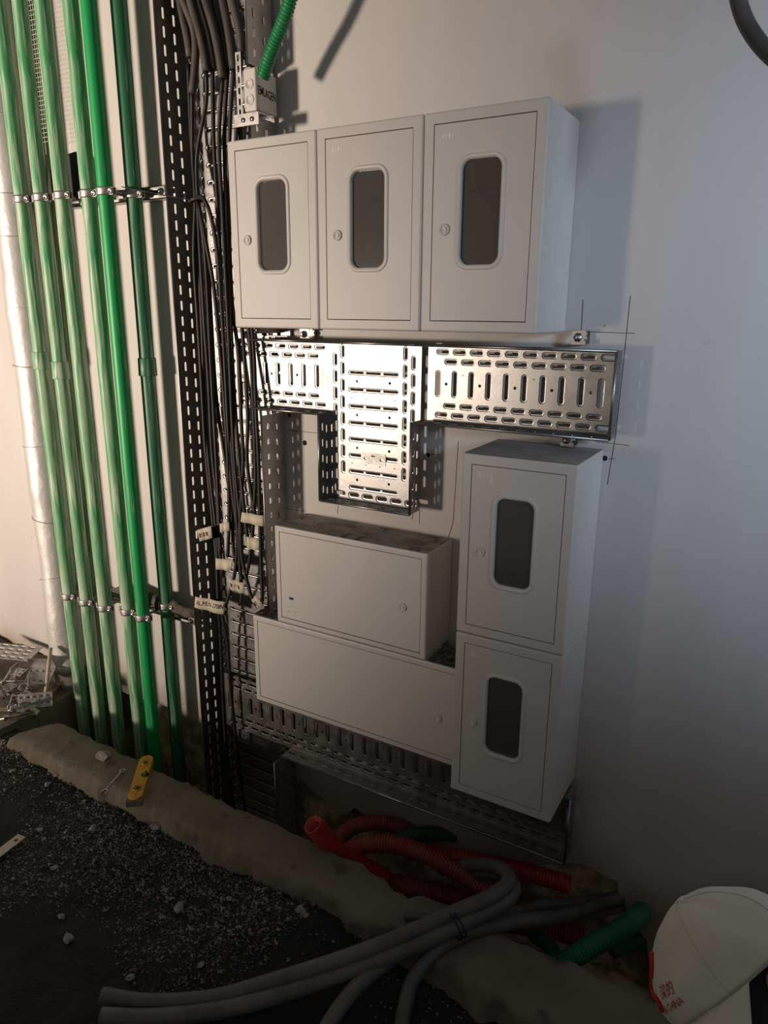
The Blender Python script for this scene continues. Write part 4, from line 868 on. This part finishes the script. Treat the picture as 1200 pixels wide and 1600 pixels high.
# ------------------------------------------------------------------ person in a white cap, crouching in front of the wall
HC = PD(1132, 1520, 1.02)
dv = (HC-Vector(CAM)).normalized(); rv = (Vector(CR)-dv*Vector(CR).dot(dv)).normalized(); uv_ = rv.cross(dv)
Fd = (-.80*rv-.54*uv_-.28*dv).normalized(); U0 = uv_*.83-dv*.10-rv*.5; Ud = (U0-Fd*U0.dot(Fd)).normalized(); Ld = Ud.cross(Fd).normalized()   # front, up, person's left
person = thing('person', tuple(HC+Vector((.25, .05, -.75))), 'crouching person in dark clothes and a white cap, seen from above', 'person')
def hp(f, l, u): return HC+Fd*f+Ld*l+Ud*u
def skin_body():
    V = {}; E_ = []; Rr = {}
    def v(n, p, r): V[n] = p; Rr[n] = r
    bx = Vector((.8, .42, 0)).normalized(); lf = Vector((.42, -.8, 0)).normalized(); z = Vector((0, 0, 1))
    H = HC
    v('pel', H+bx*.33-z*.60, .14); v('sp1', H+bx*.32-z*.44, .135); v('sp2', H+bx*.25-z*.30, .145); v('chest', H+bx*.17-z*.19, .12); v('neck', H+bx*.075-z*.105, .058); v('hd0', H+bx*.02-z*.03, .07)
    E_ += [('pel', 'sp1'), ('sp1', 'sp2'), ('sp2', 'chest'), ('chest', 'neck'), ('neck', 'hd0')]
    for s, k in ((1, 'L'), (-1, 'R')):
        v('sh'+k, H+bx*.19-z*.22+lf*s*.18, .065); v('el'+k, H+bx*.08-z*.47+lf*s*.24, .048); v('wr'+k, H-bx*.14-z*.52+lf*s*.14, .034)
        v('hip'+k, H+bx*.31-z*.63+lf*s*.10, .10); v('kn'+k, H-bx*.08-z*.52+lf*s*.19, .07); v('an'+k, H+bx*.12-z*.80+lf*s*.17, .045); v('to'+k, H-bx*.05-z*.83+lf*s*.18, .04)
        E_ += [('chest', 'sh'+k), ('sh'+k, 'el'+k), ('el'+k, 'wr'+k), ('pel', 'hip'+k), ('hip'+k, 'kn'+k), ('kn'+k, 'an'+k), ('an'+k, 'to'+k)]
    ks = list(V); me = bpy.data.meshes.new('body'); org = nm(person)
    me.from_pydata([tuple(V[k]-org) for k in ks], [(ks.index(a), ks.index(b)) for a, b in E_], [])
    o = bpy.data.objects.new('body', me); COL.objects.link(o); o.parent = person; me.materials.append(M_blackcl)
    bpy.context.view_layer.objects.active = o
    sk = o.modifiers.new('skin', 'SKIN'); sk.use_smooth_shade = True
    if not me.skin_vertices: me.attributes
    for i, k in enumerate(ks): me.skin_vertices[0].data[i].radius = (Rr[k], Rr[k]); me.skin_vertices[0].data[i].use_root = (k == 'pel')
    o.modifiers.new('sub', 'SUBSURF').levels = 2; o.modifiers['sub'].render_levels = 2
    return V
BV = skin_body()
# head: skull + face as one lathe-like mesh, hair shell, ear
def headpt(th, ph):   # th from front towards left, ph from bottom to top
    x = math.cos(ph)*math.cos(th); y = math.cos(ph)*math.sin(th); zz = math.sin(ph)
    r = Vector((.098*x, .076*y, .118*zz))
    if zz < 0: r.x += .012*(-zz)*max(0, x); r.y *= 1-.22*(-zz)
    nose = math.exp(-((th/.22)**2)-((ph+.15)/.2)**2); r.x += .020*nose
    eye = sum(math.exp(-(((th-s*.42)/.16)**2)-((ph-.08)/.12)**2) for s in (-1, 1)); r.x -= .010*eye
    mouth = math.exp(-((th/.35)**2)-((ph+.62)/.07)**2); r.x -= .004*mouth
    return r
m = MB(); A = []; n, k_ = 40, 26
for j in range(k_+1):
    for i in range(n): q = headpt(-math.pi+2*math.pi*i/n, -math.pi/2+math.pi*j/k_); A.append(hp(q.x-.012, q.y, q.z-.045))
m.add(A, [(j*n+i, j*n+(i+1) % n, (j+1)*n+(i+1) % n, (j+1)*n+i) for j in range(k_) for i in range(n)], True); m.build('head', M_skin, person)
m = MB(); A = []
for j in range(13):
    for i in range(n+1):
        th = .30+(2*math.pi-.60)*i/n; q = headpt(th, -.62+1.4*j/12); s = 1.06; A.append(hp(q.x*s-.012, q.y*s, q.z-.045))
m.add(A, [(j*(n+1)+i, j*(n+1)+i+1, (j+1)*(n+1)+i+1, (j+1)*(n+1)+i) for j in range(12) for i in range(n)], True); m.build('hair', M_hair, person)
m = MB(); ec = (-.025, .083, -.05)
A = []; n2 = 20
for s, o_ in ((1, 0), (1.0, .012), (.82, .017), (.6, .010), (.0, .008)):
    for i in range(n2):
        a = 2*math.pi*i/n2; A.append(hp(ec[0]-.006*o_/.017+.019*s*math.cos(a)*(1 if math.sin(a) > 0 else .75), ec[1]+o_, ec[2]+.031*s*math.sin(a)))
m.add(A, [(j*n2+i, j*n2+(i+1) % n2, (j+1)*n2+(i+1) % n2, (j+1)*n2+i) for j in range(4) for i in range(n2)], True); m.build('ear', M_skin, person)
# the cap: a thing of its own, worn on the head
cap = thing('baseball_cap', tuple(hp(0, 0, 0)), 'white baseball cap with red print worn at the lower right corner', 'cap')
RF, RL, HT = .112, .092, .108
def crown(a, h, o=0):
    """a: angle from the front towards the left side, h: 0 rim .. 1 top"""
    c = (1-h**2.3)**.5; rf = RF*(1 if math.cos(a) > 0 else .98)
    bul = 1+.05*math.sin(math.pi*min(1, h*1.4))
    x, y = rf*math.cos(a)*c*bul, RL*math.sin(a)*c*bul
    fold = .006*mnoise.noise(Vector((math.cos(a)*2.2, math.sin(a)*2.2, h*2.5)))*(1 if a > .5 or a < -.5 else abs(a)/.5)
    n_ = Vector((math.cos(a)*c, math.sin(a)*c*1.1, h*.8)).normalized()
    q = Vector((x-.012, y, HT*h-.012))+n_*(o+fold); return hp(q.x, q.y, q.z)
m = MB(); n, k_ = 72, 22; A = [crown(2*math.pi*i/n, math.sin(j/k_*math.pi/2)) for j in range(k_+1) for i in range(n)]
m.add(A, [(j*n+i, j*n+(i+1) % n, (j+1)*n+(i+1) % n, (j+1)*n+i) for j in range(k_) for i in range(n)], True); m.build('crown', M_cloth, cap, solid=.002)
for a in (math.pi/2*.72, -math.pi/2*.72, math.pi*.72, -math.pi*.72, math.pi, 0):
    m = MB(); m.sweep([crown(a, .04+.95*i/24, .0012) for i in range(25)], .0011, 6); m.build('seam', M_cloth, cap)
m = MB(); m.sweep([crown(2*math.pi*i/60, .0, .001) for i in range(61)], .0020, 6); m.build('band_edge', pm('band_shadow_thread', (.38, .35, .28), None, rough=.9), cap)  # darker thread along the seam between crown and brim
m = MB(); m.lathe(crown(0, 1.0, 0), Ud, [(.008, -.001), (.008, .002), (.005, .005), (0, .005)], 14); m.build('button', M_cloth, cap)
m = MB(); A = []; ni, nj = 30, 10; BA = 1.40
for i in range(ni+1):
    a = -BA+2*BA*i/ni
    for j in range(nj+1):
        s = j/nj; ext = .078*(.75+.35*math.cos(a/BA*math.pi/2))
        x = RF*math.cos(a)-.012+ext*s; y = RL*math.sin(a)*(1+.02*s); zz = -.012-.020*s-.040*(y/RL)**2*s
        A.append(hp(x, y, zz))
m.add(A, [(i*(nj+1)+j, (i+1)*(nj+1)+j, (i+1)*(nj+1)+j+1, i*(nj+1)+j+1) for i in range(ni) for j in range(nj)], True); m.build('brim', M_cloth, cap, solid=.004)
# red print on the front panel
def pr(a0, a1, h0, h1): return lambda x, y: crown(a0+(a1-a0)*x, h0+(h1-h0)*y, .0022)
put_text('深的', pr(.22, .56, .33, .47), cap, M_capred, 'print_characters')
put_text('SEA CHINA', pr(.06, .62, .20, .28), cap, M_capred, 'print_letters')
put_text('SINCE 1988', pr(.06, .48, .10, .15), cap, M_capred, 'print_small_letters') if False else None
m = MB(); pts = []
for i in range(40):
    s = i/39; pts.append(crown(.0+.10*math.sin(s*9.2+.3)*(1.0 if s < .6 else .6), .24+.52*s, .003))
m.sweep(pts, .0032, 6); m.build('print_swirl', M_capred, cap)
